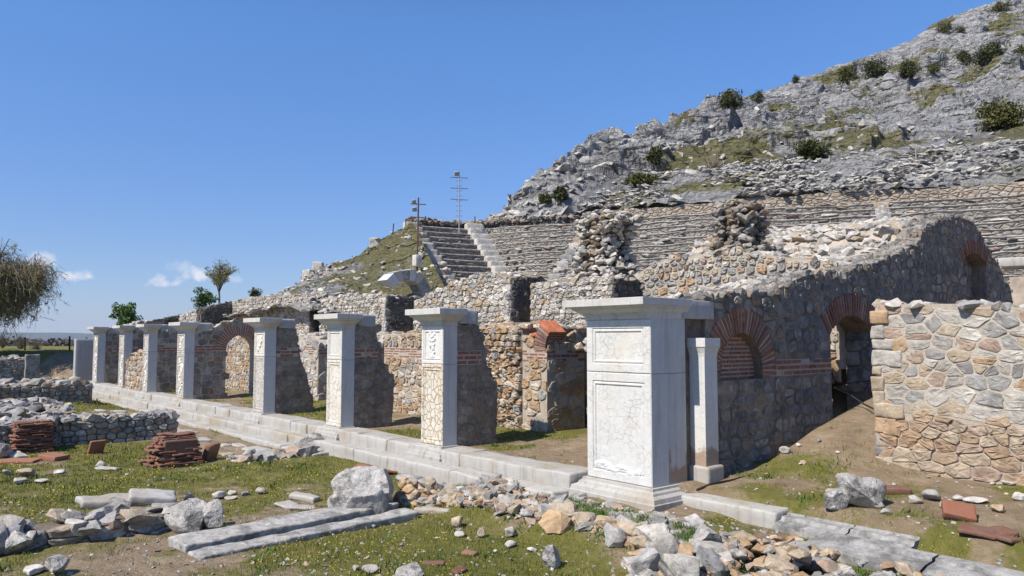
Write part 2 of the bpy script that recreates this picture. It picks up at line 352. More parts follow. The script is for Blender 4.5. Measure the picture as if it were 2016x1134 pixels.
def marble(name, crack=0., cs=6., crackcol=(.40, .29, .15), stain=.25, tint=(.66, .655, .63), warm=(.58, .50, .39), relief=0., cw=.05, streak=.25, soil=0.):
    m, t, b = newmat(name, .6); n = N(t)
    base = n.mix(n.ramp(n.noise(2.2, 6, .65, dist=1.5), [(.35, 0), (.7, 1)]), tint, tuple(q*.86 for q in tint))
    base = n.mix(n.ramp(n.noise(1.1, 5, .6), [(.48, 0), (.72, stain*2.2)]), base, warm)
    st = n.noise(1., 5, .65, vec=n.scale((9, 9, .7))); base = n.mix(n.ramp(st, [(.52, 0), (.72, streak)]), base, (.20, .19, .17))
    base = n.mix(n.ramp(n.noise(26, 4, .7), [(.4, .22), (.62, 0)]), base, (.38, .365, .34))
    if soil:
        sx = n.new('ShaderNodeSeparateXYZ'); n.L(n.c, sx.inputs[0]); lv = n.math('ADD', sx.outputs[2], n.math('MULTIPLY', n.math('SUBTRACT', n.noise(2.4, 5, .6), .5), 1.3))
        base = n.mix(n.ramp(lv, [(soil, .8), (soil+.10, 0)]), base, (.25, .16, .10))
    h = n.math('ADD', n.math('MULTIPLY', n.noise(60, 4, .7), .35), n.noise(14, 5, .65))
    if crack:
        w = n.new('ShaderNodeTexNoise'); w.inputs['Scale'].default_value = 7.; n.L(n.c, w.inputs['Vector'])
        vm = n.new('ShaderNodeMix', data_type='VECTOR'); vm.inputs[0].default_value = .09; n.L(n.c, vm.inputs[4]); n.L(w.outputs['Color'], vm.inputs[5])
        d = n.vor(cs, 'DISTANCE_TO_EDGE', vec=vm.outputs[1]); k = n.ramp(d, [(0, 1), (cw, 1), (cw*1.6, 0)])
        k = n.math('MULTIPLY', n.math('MULTIPLY', k, min(1., crack)), n.ramp(n.noise(1.9, 4), [(.60-.30*crack, 0), (.60-.30*crack+.14, 1)]))
        base = n.mix(k, base, crackcol); h = n.math('SUBTRACT', h, n.math('MULTIPLY', k, 1.5))
    if relief: h = n.math('ADD', h, n.math('MULTIPLY', n.ramp(n.noise(11, 3, .5, dist=2.2), [(.47, 0), (.56, 1)]), 4*relief))
    n.L(base, b.inputs['Base Color']); n.bump(h, b, .008); return m
M_MARBLE = marble('white_marble')
M_MARBLE_FINE = marble('finely_cracked_marble', .5, 11., (.40, .35, .25), .25, (.60, .595, .565), cw=.012, streak=.12)
M_MARBLE_BIG = marble('crazed_marble', 1.3, 8.5, (.43, .32, .18), .5, (.64, .60, .52), cw=.045, streak=.15)
M_MARBLE_SOIL = marble('soil_stained_marble', 0, 5., stain=.15, tint=(.60, .60, .585), streak=.2, soil=.42)
M_MARBLE_SHADESOIL = marble('soil_stained_shade_marble', 0, 5., stain=.1, tint=(.47, .475, .48), streak=.4, soil=.38)  # real soil stain over a grey that carries the pier flank's shade
M_MARBLE_MID = marble('cracked_marble', .7, 8., (.46, .36, .22), .4, (.66, .63, .57), cw=.035, streak=.1)
M_MARBLE_REL = marble('carved_marble', 0, 5., stain=.5, relief=1., tint=(.64, .60, .54))
M_MARBLE_GREYSHADE = marble('blue_grey_shade_marble', 0, 5., stain=.05, tint=(.50, .51, .52), streak=.45)  # pillar sides: skylit shade painted in as blue-grey; also greys some arch blocks
M_STEP = marble('weathered_marble_step', 0, 3., (.22, .2, .17), .6, (.39, .375, .345), (.31, .26, .19), streak=.9)
M_SLAB = stone_mat('grey_marble_slab', [(.36, .355, .345), (.40, .395, .38), (.33, .33, .325), (.38, .37, .35)], .7, 26., .5, .012)
def plain(name, col, rough=.6, metal=0., var=.25, sc=8.):
    m, t, b = newmat(name, rough); n = N(t); b.inputs['Metallic'].default_value = metal
    n.L(n.mix(n.ramp(n.noise(sc, 5), [(.3, 0), (.7, 1)]), tuple(q*(1-var) for q in col), tuple(min(1, q*(1+var)) for q in col)), b.inputs['Base Color']); return m
M_ORANGE = plain('orange_tile', (.40, .14, .07), .9, 0, .3, 9.); M_RUST = plain('rusty_steel', (.085, .06, .048), .75); M_GALV = plain('galvanised_steel', (.36, .37, .38), .5, .6); M_BLACK = plain('black_rubber', (.02, .02, .02), .6)
M_LAMP = plain('lamp_housing', (.30, .31, .32), .4); M_WOODPOST = plain('dark_post', (.03, .028, .027), .8); M_CONC = plain('concrete', (.46, .44, .40), .9); M_GLASS = plain('lamp_glass', (.10, .12, .14), .15)
def leafmat(name, cols, tr=.25):
    m, t, b = newmat(name, .6); n = N(t); n.L(n.ramp(n.attr('rnd'), [(i/max(1, len(cols)-1), c) for i, c in enumerate(cols)]), b.inputs['Base Color'])
    b.inputs['Subsurface Weight'].default_value = 0.; return m
M_BARK = plain('bark', (.12, .095, .075), .95); M_TWIG = plain('twigs', (.19, .16, .12), .95)
M_LEAFDARK = leafmat('dark_evergreen_leaf', [(.022, .030, .010), (.045, .055, .016), (.085, .085, .024)])
M_LEAFOLIVE = leafmat('olive_scrub_leaf', [(.04, .045, .013), (.075, .078, .02), (.115, .105, .033)])
M_LEAFGREEN = leafmat('fresh_green_leaf', [(.03, .07, .02), (.06, .12, .03), (.10, .17, .04)])
M_LEAFBUD = leafmat('budding_leaf', [(.13, .13, .045), (.19, .18, .06), (.26, .235, .085)])
M_GRASS = leafmat('meadow_grass', [(.085, .11, .018), (.135, .15, .026), (.19, .175, .035), (.27, .22, .09)])
M_WEED = leafmat('green_weed', [(.035, .075, .012), (.065, .12, .018), (.10, .15, .03)])
M_FLOWER = leafmat('yellow_flower', [(.62, .48, .02), (.72, .60, .05)])
M_GROUND, t, b = newmat('earth_and_turf', .97); n = N(t)
soil = n.ramp(n.noise(2.3, 7, .7), [(.25, (.15, .105, .066)), (.5, (.235, .175, .112)), (.75, (.33, .26, .175))])
soil = n.mix(n.ramp(n.vor(26.), [(.12, .6), (.22, 0)]), soil, (.38, .33, .27))
turf = n.ramp(n.noise(7, 7, .75), [(.25, (.085, .085, .018)), (.5, (.13, .125, .028)), (.75, (.20, .165, .055))])
g = n.math('ADD', n.attr('rnd'), n.math('MULTIPLY', n.math('SUBTRACT', n.noise(9, 5, .7), .5), .9))
n.L(n.mix(n.ramp(g, [(.35, 0), (.62, 1)]), soil, turf), b.inputs['Base Color']); n.bump(n.math('ADD', n.noise(30, 6, .75), n.math('MULTIPLY', n.noise(6, 4, .6), 2.)), b, .035)
def rockhill(name, sc=1.):
    m, t, b = newmat(name, .93); n = N(t)
    s1 = n.scale((1, 1, 2.2)); a = n.noise(.5*sc, 8, .72, vec=s1, dist=.8)
    c = n.ramp(a, [(.25, (.28, .28, .282)), (.45, (.385, .383, .38)), (.6, (.46, .456, .448)), (.78, (.53, .52, .50))])
    c = n.mix(n.ramp(n.noise(3.2*sc, 6, .75), [(.40, .5), (.55, 0)]), c, (.21, .208, .205)); c = n.mix(n.ramp(n.noise(.33*sc, 4, .6), [(.62, 0), (.72, .35)]), c, (.38, .29, .20))
    wn = n.new('ShaderNodeTexNoise'); wn.inputs['Scale'].default_value = .55*sc; wn.inputs['Detail'].default_value = 5.; n.L(n.c, wn.inputs['Vector'])
    wm = n.new('ShaderNodeMix', data_type='VECTOR'); wm.inputs[0].default_value = .45; rm = n.new('ShaderNodeMapping'); rm.inputs['Rotation'].default_value = (.3, .25, 0); rm.inputs['Scale'].default_value = (.8, .8, 2.1); n.L(n.c, rm.inputs[0]); sw = n.new('ShaderNodeVectorMath', operation='SCALE'); sw.inputs['Scale'].default_value = 5./sc; n.L(wn.outputs['Color'], sw.inputs[0]); n.L(rm.outputs[0], wm.inputs[4]); n.L(sw.outputs[0], wm.inputs[5])
    cr1 = n.vor(.42*sc, 'DISTANCE_TO_EDGE', vec=wm.outputs[1]); cr2 = n.vor(1.25*sc, 'DISTANCE_TO_EDGE', vec=wm.outputs[1]); cc = n.vor(.42*sc, 'F1', vec=wm.outputs[1], out='Color'); cs = n.new('ShaderNodeSeparateColor'); n.L(cc, cs.inputs[0])
    c = n.mix(n.ramp(cs.outputs[0], [(0, .55), (.6, 0)]), c, n.mix(1., c, (.68, .68, .69), 'MULTIPLY'))
    c = n.mix(n.ramp(cr1, [(0, .75), (.02, .4), (.055, 0)]), c, (.13, .127, .122)); c = n.mix(n.ramp(cr2, [(0, .30), (.035, 0)]), c, (.17, .167, .162))
    c = n.mix(1., c, n.ramp(n.attr('rnd'), [(.1, .60), (.45, .92), (.8, 1.16)]), 'MULTIPLY')
    ge = n.attr('g'); gr = n.math('ADD', ge, n.math('MULTIPLY', n.math('SUBTRACT', n.noise(2.2*sc, 7, .75), .5), .9))
    tf = n.ramp(n.noise(2.5*sc, 5, .7), [(.3, (.095, .092, .028)), (.55, (.165, .15, .05)), (.75, (.26, .215, .105))])
    c = n.mix(n.ramp(gr, [(.45, 0), (.60, .9)]), c, tf); n.L(c, b.inputs['Base Color'])
    v = n.vor(1.5*sc, 'F1', vec=n.scale((1, 1, 2.6))); h = n.math('ADD', n.math('MULTIPLY', n.noise(1.6*sc, 9, .72, dist=.6), 1.6), n.math('MULTIPLY', v, .55)); h = n.math('ADD', h, n.math('MULTIPLY', n.ramp(cr1, [(0, 0), (.14, 1)]), 1.3)); h = n.math('ADD', h, n.math('MULTIPLY', n.ramp(cr2, [(0, 0), (.2, 1)]), .35)); n.bump(h, b, .6/sc, 1.); return m
M_HILL = rockhill('limestone_crag'); M_MOUND = rockhill('stony_turf', 2.5)
M_SEAT, t, b = newmat('seat_masonry', .93); n = N(t)
sv = n.scale((1, 1, 2.4)); vc = n.vor(3.2, vec=sv, out='Color'); sep = n.new('ShaderNodeSeparateColor'); n.L(vc, sep.inputs[0])
c = n.ramp(sep.outputs[0], [(0, (.27, .25, .23)), (.3, (.36, .335, .305)), (.55, (.42, .39, .35)), (.8, (.38, .32, .26)), (1, (.47, .44, .40))])
d = n.vor(3.2, 'DISTANCE_TO_EDGE', vec=sv); c = n.mix(n.ramp(d, [(0, .6), (.08, 0)]), c, (.16, .145, .125)); c = n.mix(n.ramp(n.noise(5, 6, .75), [(.42, .6), (.6, 0)]), c, (.15, .145, .135))
c = n.mix(n.ramp(n.noise(.6, 5, .7), [(.6, 0), (.75, .7)]), c, (.35, .26, .17)); n.L(c, b.inputs['Base Color']); n.bump(n.math('ADD', n.ramp(d, [(0, 0), (.2, 1)]), n.noise(9, 6, .75)), b, .10)
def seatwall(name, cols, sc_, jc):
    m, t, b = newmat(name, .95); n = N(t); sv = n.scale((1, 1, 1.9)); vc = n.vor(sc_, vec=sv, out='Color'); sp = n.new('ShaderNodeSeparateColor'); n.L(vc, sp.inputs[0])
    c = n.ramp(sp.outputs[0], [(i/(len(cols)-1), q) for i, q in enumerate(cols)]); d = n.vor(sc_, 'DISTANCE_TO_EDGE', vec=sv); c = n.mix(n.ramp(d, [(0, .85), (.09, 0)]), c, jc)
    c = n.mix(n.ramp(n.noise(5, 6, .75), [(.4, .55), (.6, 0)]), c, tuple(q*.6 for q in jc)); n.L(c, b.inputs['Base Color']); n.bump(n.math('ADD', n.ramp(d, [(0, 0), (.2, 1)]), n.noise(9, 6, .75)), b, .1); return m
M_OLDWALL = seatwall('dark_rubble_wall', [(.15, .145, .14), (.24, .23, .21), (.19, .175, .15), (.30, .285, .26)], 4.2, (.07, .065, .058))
M_OCHREWALL = seatwall('ochre_rubble_wall', [(.40, .345, .28), (.44, .36, .27), (.42, .38, .32), (.46, .42, .37), (.42, .33, .24)], 3.2, (.27, .22, .17))
# ---------------------------------------------------------------- world, sun, camera
EL = R_(50.); SUN = Vector((-.02, -.99, 0)).normalized()*math.cos(EL)+Vector((0, 0, math.sin(EL)))
w = bpy.data.worlds.new("World"); sc.world = w; w.use_nodes = True; nt = w.node_tree; nt.nodes.clear(); n = N(nt)
sky = n.new('ShaderNodeTexSky', sky_type='NISHITA', sun_disc=False, sun_elevation=EL, sun_rotation=math.atan2(SUN.x, SUN.y), altitude=150., air_density=1.0, dust_density=.1, ozone_density=3.5)
dirv = n.new('ShaderNodeTexCoord').outputs['Generated']
def cloud(u, v, wu, hu, seed):
    d = ray(u, v); d /= np.linalg.norm(d); rt = np.cross(d, [0, 0, 1]); rt /= np.linalg.norm(rt); up = np.cross(rt, d)
    def dot(vec):
        q = n.new('ShaderNodeVectorMath', operation='DOT_PRODUCT'); n.L(dirv, q.inputs[0]); q.inputs[1].default_value = tuple(float(z) for z in vec); return q.outputs['Value']
    x = n.math('MULTIPLY', dot(rt), F/wu); y = n.math('MULTIPLY', dot(up), F/hu); fr = n.math('GREATER_THAN', dot(d), .5)
    yl = n.math('MULTIPLY', n.math('MINIMUM', y, 0.), 2.1); yy = n.math('ADD', n.math('MAXIMUM', y, 0.), yl)      # flat bottoms
    r2 = n.math('ADD', n.math('MULTIPLY', x, x), n.math('MULTIPLY', yy, yy))
    nz = n.noise(34., 8, .62, vec=dirv); body = n.math('SUBTRACT', n.math('ADD', 1.05, n.math('MULTIPLY', n.math('SUBTRACT', nz, .5), 5.)), n.math('POWER', r2, .6))
    return n.math('MULTIPLY', n.ramp(body, [(.05, 0), (1., 1)]), fr)
cl = None
for u, v, wu, hu, k in ((145, 544, 40, 17, .8), (96, 518, 34, 18, .55), (336, 560, 38, 16, .85), (402, 546, 42, 20, .85), (355, 529, 22, 18, .35), (470, 551, 18, 11, .3)):
    q = n.math('MULTIPLY', cloud(u, v, wu, hu, 0), k); cl = q if cl is None else n.math('MAXIMUM', cl, q)
bg = n.new('ShaderNodeBackground'); bg.inputs['Strength'].default_value = .09
sepz = n.new('ShaderNodeSeparateXYZ'); n.L(dirv, sepz.inputs[0])
tint = n.ramp(sepz.outputs[2], [(0, (.60, .66, .93)), (.10, (.66, .75, 1.0)), (.38, (.74, 1.06, 1.42)), (1, (.74, 1.06, 1.38))])
n.L(n.mix(cl, n.mix(1., sky.outputs[0], tint, 'MULTIPLY'), (7.2, 7.2, 7.6)), bg.inputs['Color'])
wo = n.new('ShaderNodeOutputWorld'); n.L(bg.outputs[0], wo.inputs[0])
sl = bpy.data.lights.new('sun', 'SUN'); sl.energy = 5.; sl.angle = R_(.5); sl.color = (1, .93, .83); so = bpy.data.objects.new('sun', sl); COL.objects.link(so)
so.rotation_euler = SUN.to_track_quat('Z', 'Y').to_euler(); so.location = (-10, -60, 60)
cam = bpy.data.cameras.new('camera'); cam.sensor_width = 36; cam.lens = 36*F/2016; cam.clip_end = 30000; co = bpy.data.objects.new('camera', cam); COL.objects.link(co)
co.location = CAM; co.rotation_euler = (math.pi/2+PIT, 0, math.atan2(A2[1]*-1, B2[1])); sc.camera = co
sc.view_settings.view_transform = 'Standard'; sc.view_settings.look = 'None'; sc.view_settings.gamma = 1; sc.view_settings.exposure = .5
# ---------------------------------------------------------------- ground
def ss(a, b, x): k = np.clip((x-a)/(b-a), 0, 1); return k*k*(3-2*k)
def gz(s, t):
    s = np.asarray(s, float); t = np.asarray(t, float); P = np.stack([s.ravel(), t.ravel(), 0*s.ravel()], 1)
    nz = (fbm(P, .35, 4, 5)*.10+fbm(P, 1.7, 3, 9)*.03).reshape(s.shape)
    front = -.45+.0*s+nz*.8
    terr = ss(-4.2, -2.6, s)*ss(-2.1, -1.45, t); front = front+terr*(.13+nz)
    front = front+ss(4., 7., s)*ss(-3, -1, t)*.1
    ins = .0+.10*ss(1.4, 3., t)+nz*.5
    rgt = -.02+.07*np.clip(t-1., 0, 3)+np.clip(t-2.2, 0, 8)*.2*ss(2.6, 1., s)+nz*.6
    ins = np.where(s > 0, ins+(rgt-ins)*ss(0, .3, s), ins)
    z = front+(ins-front)*ss(.05, .46, t-ss(-.1, .3, s)*.45)
    z = np.where(s > -40, z+2.2*ss(6, 9, t)*ss(-45, -34, s)*ss(-.3, -.8, s), z)
    z = z+ss(1.7, 4, s)*ss(3.7, 4.1, t)*.4
    lft = ss(-17, -26, s)*ss(-1., -2.6, t); z = z+lft*.25
    bank = ss(-45., -48.6, s-.6*t); z = z+bank*(1.35-z+nz)
    far = ss(-90, -260, s); z = z-far*11
    z = np.where(t > 40, z-ss(40, 300, t)*8, z)
    return np.where(t < -40, z-ss(-40, -260, t)*8, z)
def gmask(s, t):
    P = np.stack([s, t, 0*s], 1); g = .66+fbm(P, .55, 4, 21)*.75+fbm(P, 2.3, 3, 33)*.45
    g = g-.20*ss(-.2, .4, t)-.05*ss(2, 4, t)-.34*ss(-3.5, -2, s)*ss(-2.3, -1.5, t)+.12*ss(-2.5, -4, t)*ss(-5, -9, s)
    g = g+.16*ss(0, .5, s)*ss(.2, 1., t)-.9*ss(-2.3, -2., t)*ss(-.9, -1.2, t)*ss(-10, -11, s)*ss(-21, -19, s)
    g = g-.45*ss(-46.2, -46.6, s-.6*t)*ss(-47.6, -47.2, s-.6*t)+.35*ss(-47.4, -48.2, s-.6*t); return g
def axis(spec): return np.unique(np.round(np.concatenate([np.arange(a, b, d) for a, b, d in spec]), 4))
xs = np.concatenate([-np.geomspace(12000, 75, 26), np.arange(-72, -34, .9), np.arange(-34, -16, .3), np.arange(-16, 9, .11), np.geomspace(9.2, 40, 14), np.geomspace(60, 9000, 14)])
ys = np.concatenate([-np.geomspace(9000, 30, 22), np.arange(-28, -12, .8), np.arange(-12, 6.5, .11), np.arange(6.6, 20, .7), np.geomspace(21, 12000, 26)])
X, Y = np.meshgrid(xs, ys, indexing='ij'); Zg = gz(X, Y); I = np.arange(X.size).reshape(X.shape)
q = np.stack([I[:-1, :-1], I[1:, :-1], I[1:, 1:], I[:-1, 1:]], -1).reshape(-1, 4)
gnd = MB(); gnd.add(np.stack([X.ravel(), Y.ravel(), Zg.ravel()], 1), q, np.clip(gmask(X.ravel(), Y.ravel()), 0, 1))
tag(gnd.build('ground', M_GROUND, smooth=True), kind='structure')
def g1(s, t): return float(gz(np.array([s]), np.array([t]))[0])
EXX, EXY, NF, NS = (1, 0, 0), (0, 1, 0), (0, -1, 0), (1, 0, 0)
STONEMATS = [M_MORTAR, M_STONE]
# ---------------------------------------------------------------- stylobate
def course(root, s0, s1, t0, t1, z0, z1, L=1.25, amp=.03, seed=0):
    s = s0; k = 0
    while s < s1-.05:
        e = min(s1, s+L*rng.uniform(.6, 1.5)); e = s1 if s1-e < .4 else e; m = MB(); d = rng.uniform(-.025, .025)
        rbox(m, (s+.006, t0+d, z0), (e-.006, t1, z1+rng.uniform(-.012, .012)), .028, .14, amp, 2.4, rng.random(), seed=seed+k)
        m.build('step_block', M_STEP, root, True); s = e; k += 1
sty = thing('marble_steps', 'long worn white marble steps running under the row of pillars', 'steps', (-18, -.4, -.5))
course(sty, -35.6, -1.5, -.15, .5, -.34, .04, 1.3, seed=10)
course(sty, -35.8, -1.45, -.56, -.13, -.62, -.19, 1.5, seed=60)
course(sty, -35.9, -8.6, -.95, -.54, -.75, -.37, 1.7, seed=90)
pav = thing('marble_paving', 'flat broken marble paving slabs set in bare earth below the steps', 'paving', (-15, -1.6, -.5))
for k in range(24):
    s = rng.uniform(-22, -9.3); t = rng.uniform(-2.3, -1.25); m = MB(); a, b_ = rng.uniform(.35, .9), rng.uniform(.22, .42); zz = g1(s, t)
    rbox(m, (-a/2, -b_/2, -.12), (a/2, b_/2, .035), .03, .12, .03, 2., rng.random(), seed=k, M=rot3(rng.normal()*.12), o=(s, t, zz)); m.build('slab', M_STEP, pav, True)
# ---------------------------------------------------------------- pillars
def framed(mb, x0, x1, z0, z1, y, prof, ydir=-1):
    """front face with stepped, sunken panel: prof = [(inset, depth)]"""
    lp = [[(x0+i, y+d, z0+i), (x1-i, y+d, z0+i), (x1-i, y+d, z1-i), (x0+i, y+d, z1-i)] for i, d in prof]
    rings(mb, lp, False, True)
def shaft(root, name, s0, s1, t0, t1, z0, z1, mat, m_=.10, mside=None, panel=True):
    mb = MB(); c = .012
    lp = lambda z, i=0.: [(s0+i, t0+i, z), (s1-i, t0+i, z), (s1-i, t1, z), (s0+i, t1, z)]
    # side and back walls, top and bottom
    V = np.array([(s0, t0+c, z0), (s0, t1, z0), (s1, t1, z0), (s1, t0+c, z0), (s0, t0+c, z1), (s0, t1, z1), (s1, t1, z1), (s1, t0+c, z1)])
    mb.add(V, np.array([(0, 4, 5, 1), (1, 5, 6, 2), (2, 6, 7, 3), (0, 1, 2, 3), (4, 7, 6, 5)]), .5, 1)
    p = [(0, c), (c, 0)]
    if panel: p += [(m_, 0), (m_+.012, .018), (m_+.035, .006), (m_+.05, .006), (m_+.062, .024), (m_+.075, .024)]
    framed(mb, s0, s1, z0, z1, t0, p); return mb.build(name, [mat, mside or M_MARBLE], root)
def sweep(mb, s0, s1, t0, t1, prof, kr=1.): rings(mb, [[(s0-o, t0-o, z), (s1+o*kr, t0-o, z), (s1+o*kr, t1+o*.3, z), (s0-o, t1+o*.3, z)] for o, z in prof], True, True)
def pillar(name, label, s0, s1, depth, mats, slab, zsh=(.08, 1.62, 2.36, 2.69), over=.24, lab=None, group='carved marble pillars along the steps', relief=None, bt=.06, gap=.0):
    root = thing(name, label, 'pillar', ((s0+s1)/2, depth/2, zsh[0]-.35), group)
    zb, zm, zt, zc = zsh; m = MB()
    sweep(m, s0, s1, 0, depth, [(.20, zb-.36), (.20, zb-.20), (.185, zb-.19), (.17, zb-.13), (.10, zb-.10), (.09, zb-.07), (.055, zb-.045), (.05, zb-.012), (.02, zb-.008)])
    m.build('base', M_STEP, root)
    shaft(root, 'lower_shaft', s0, s1, 0, depth, zb-.005, zm-.003, mats[0], bt, mats[2])
    shaft(root, 'upper_shaft', s0, s1, 0, depth, zm+.003, zt, mats[1], bt, mats[2])
    h = zc-zt; m = MB(); prof = [(.0, 0), (.012, .02), (.012, .17), (.022, .18), (.022, .22), (.045, .26), (.045, .31), (.06, .32), (.085, .36), (.11, .42), (.14, .50), (.155, .51), (.155, .55), (.185, .60), (.20, .655), (over, .66), (over, .98), (over-.006, 1.)]
    sweep(m, s0, s1, 0, depth, [(o, zt+.001+h*k) for o, k in prof], .35 if zb < .06 else 1.); m.build('capital', M_CAP, root)
    if slab:
        m = MB(); rbox(m, (s0+.03, depth+over*.31, zt+h*.12), (s1-.02, slab, zc-.01), .03, .09, .02, 5., seed=int(-s0*10)); m.build('lintel_slab', M_BLUEST, root, True)
    return root
M_CAP = marble('capital_marble', 0, 5., stain=.3, tint=(.54, .53, .50), warm=(.36, .31, .24), streak=.5)
M_BLUEST = marble('blue_grey_lintel', 0, 5., stain=.05, tint=(.36, .365, .375), warm=(.3, .28, .25), streak=.6)
P_ = {}
spec = [('A', -34.2, -33.35, M_MARBLE_REL, M_MARBLE_REL, 'marble pillar at the far end of the row nearest the tall bare slab'),
        ('B', -29.35, -28.55, M_MARBLE_REL, M_MARBLE_REL, 'slim marble pillar with a low stone infill wall on its near side'),
        ('C', -25.58, -24.9, M_MARBLE_REL, M_MARBLE_REL, 'slim marble pillar standing just after the low stone infill wall'),
        ('D', -21.3, -20.5, M_MARBLE_REL, M_MARBLE_REL, 'carved marble pillar just before the open brick arch'),
        ('E', -14.32, -13.6, M_MARBLE_REL, M_MARBLE_MID, 'carved marble pillar just after the open brick arch'),
        ('F', -9.84, -9.12, M_MARBLE_MID, M_MARBLE_FINE, 'marble pillar with a plain upper panel and cracked lower panel'),
        ('G', -5.79, -5.06, M_MARBLE_BIG, M_MARBLE, 'marble pillar with a carved head above a heavily crazed tan panel')]
for k, a, b_, lo, up, lab in spec: P_[k] = pillar('marble_pillar', lab, a, b_, .34, (lo, up, M_MARBLE_GREYSHADE), {'D': .95, 'E': .93, 'F': .92, 'G': .88, 'A': 1.6, 'B': 1.7, 'C': 1.5}[k])
HP = pillar('corner_pillar', 'massive wide marble corner pier with two framed panels', -1.25, 0., .79, (M_MARBLE_FINE, M_MARBLE_FINE, M_MARBLE_GREYSHADE), None, (.04, 1.61, 2.39, 2.69), .26, group='carved marble pillars along the steps', bt=.12)
m = MB(); rbox(m, (-1.0, .72, 2.405), (.03, 1.49, 2.685), .012, .12, .004, 3.); m.build('lintel_slab', M_BLUEST, HP, True)
for x0, x1, z0, z1 in ((0., 0, 0, 0),):
    m = MB()
    for (tt, za, zb_) in ((.31, 1.62, 2.385), (.38, .05, 1.60)): rbox(m, (-.01, tt, za), (.004, .785, zb_), .002, .4, 0)
    m.build('side_facing', M_MARBLE_SHADESOIL, HP)
def lump(mb, p, r, seed): V, f = rock_shape(seed, 3, 3, .12); mb.add(V*np.array(r)+np.array(p), f, .5)
def vine(name, s0, s1, z0, z1, root, k0):
    m = MB(); w = (s1-s0)/2-.14; c = (s0+s1)/2; z = z0+.16; i = 0
    while z < z1-.14:
        x = c+math.sin(i*1.1+k0)*w*.55; lump(m, (x, .02, z), (w*rng.uniform(.2, .42), .022, rng.uniform(.04, .085)), 900+k0*40+i); z += rng.uniform(.07, .13); i += 1
    m.build(name, M_MARBLE, root, True)
for k, a, b_ in (('A', -34.2, -33.35), ('D', -21.3, -20.5), ('E', -14.32, -13.6)): vine('carved_relief', a, b_, 1.66, 2.33, P_[k], ord(k)-64)
for k, a, b_ in (('A', -34.2, -33.35), ('B', -29.35, -28.55), ('C', -25.58, -24.9), ('D', -21.3, -20.5)): vine('carved_relief', a, b_, .12, 1.55, P_[k], ord(k)-50)
m = MB()                                                                    # carved head and figure on the seventh pillar
for i, (x, z, r) in enumerate([(0, 2.16, (.05, .05, .07)), (-.06, 2.21, (.04, .03, .05)), (.06, 2.21, (.04, .03, .05)), (0, 2.25, (.05, .03, .04)), (.02, 2.08, (.06, .045, .04)), (-.07, 2.10, (.035, .03, .05)), (.085, 2.13, (.03, .03, .05)), (.0, 2.01, (.085, .045, .06)), (.04, 1.93, (.06, .05, .06)), (-.06, 1.98, (.03, .03, .06)), (.02, 1.84, (.07, .04, .05)), (-.02, 1.79, (.06, .04, .05)), (.045, 1.78, (.045, .04, .05)), (0., 1.74, (.08, .035, .03))]):
    lump(m, (-5.44+x, .022, z), (r[0]*.9, r[1]*.62, r[2]*.9), 700+i)
m.build('carved_head', M_MARBLE, P_['G'], True)
m = MB()                                                                    # torn relief at the foot of the corner pier
for i in range(11): lump(m, (-1.02+i*.075, .022, .24+.03*math.sin(i*1.3)-.005*i), (.085, .022, rng.uniform(.025, .045)), 760+i)
m.build('broken_relief', M_MARBLE, HP, True)
# slim pilaster beside the corner pier
root = thing('narrow_pilaster', 'narrow white marble post with a flared top beside the wide corner pier', 'pilaster', (.08, 1.1, 0))
m = MB(); rbox(m, (-.13, .93, -.06), (.27, 1.34, .25), .03, .06, .012, 6., seed=5); m.build('base', M_STEP, root, True)
m = MB(); rings(m, [[(-.10-o, .97-o, z), (.21+o, .97-o, z), (.21+o, 1.28+o*.4, z), (-.10-o, 1.28+o*.4, z)] for o, z in ((0, .24), (0, 1.84), (.01, 1.90), (.035, 1.97), (.05, 1.99), (.05, 2.12))]); m.build('shaft', M_MARBLE_SOIL, root)
# tall bare slab past the far end
m = MB(); rbox(m, (-37.6, -.2, -.35), (-37.15, 1.0, 2.12), .02, .15, .015, 2., seed=3)
tag(m.build('standing_slab', M_BLUEST, smooth=True), 'tall plain grey marble slab standing alone beyond the last pillar', 'slab')
# ---------------------------------------------------------------- spur walls behind the pillars
def simple_wall(name, label, cat, base, faces, caps=(), brick=None, group=None, mats=STONEMATS):
    """faces: list of (poly, P0, ex, n, thick, kw); caps: (line,P0,ex,n,thick,kw); brick: list of callables(mb)"""
    loc = base; root = thing(name, label, cat, loc, group); m = MB()
    for poly, P0, ex, nn, th, kw in faces:
        kw = dict(kw); core = kw.pop('core', True); cpoly = kw.pop('cpoly', None)
        if core and th: prism(m, cpoly or poly, P0, ex, nn, th, kw.pop('off', .0), mi=0)
        kw.pop('off', None)
        if kw.pop('bare', False): continue
        masonry(m, poly, P0, ex, nn, **kw)
    for line, P0, ex, nn, th, kw in caps: toprocks(m, line, P0, ex, nn, th, **kw)
    m.build('masonry', mats, root, False)
    if brick:
        b_ = MB(); brick(b_); b_.build('brickwork', [M_BRICK, M_BMORTAR], root)
    return root
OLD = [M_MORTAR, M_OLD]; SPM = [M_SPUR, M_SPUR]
SP = dict(ch=.165, asp=1.35, joint=.014, relief=.009, rough=.9)
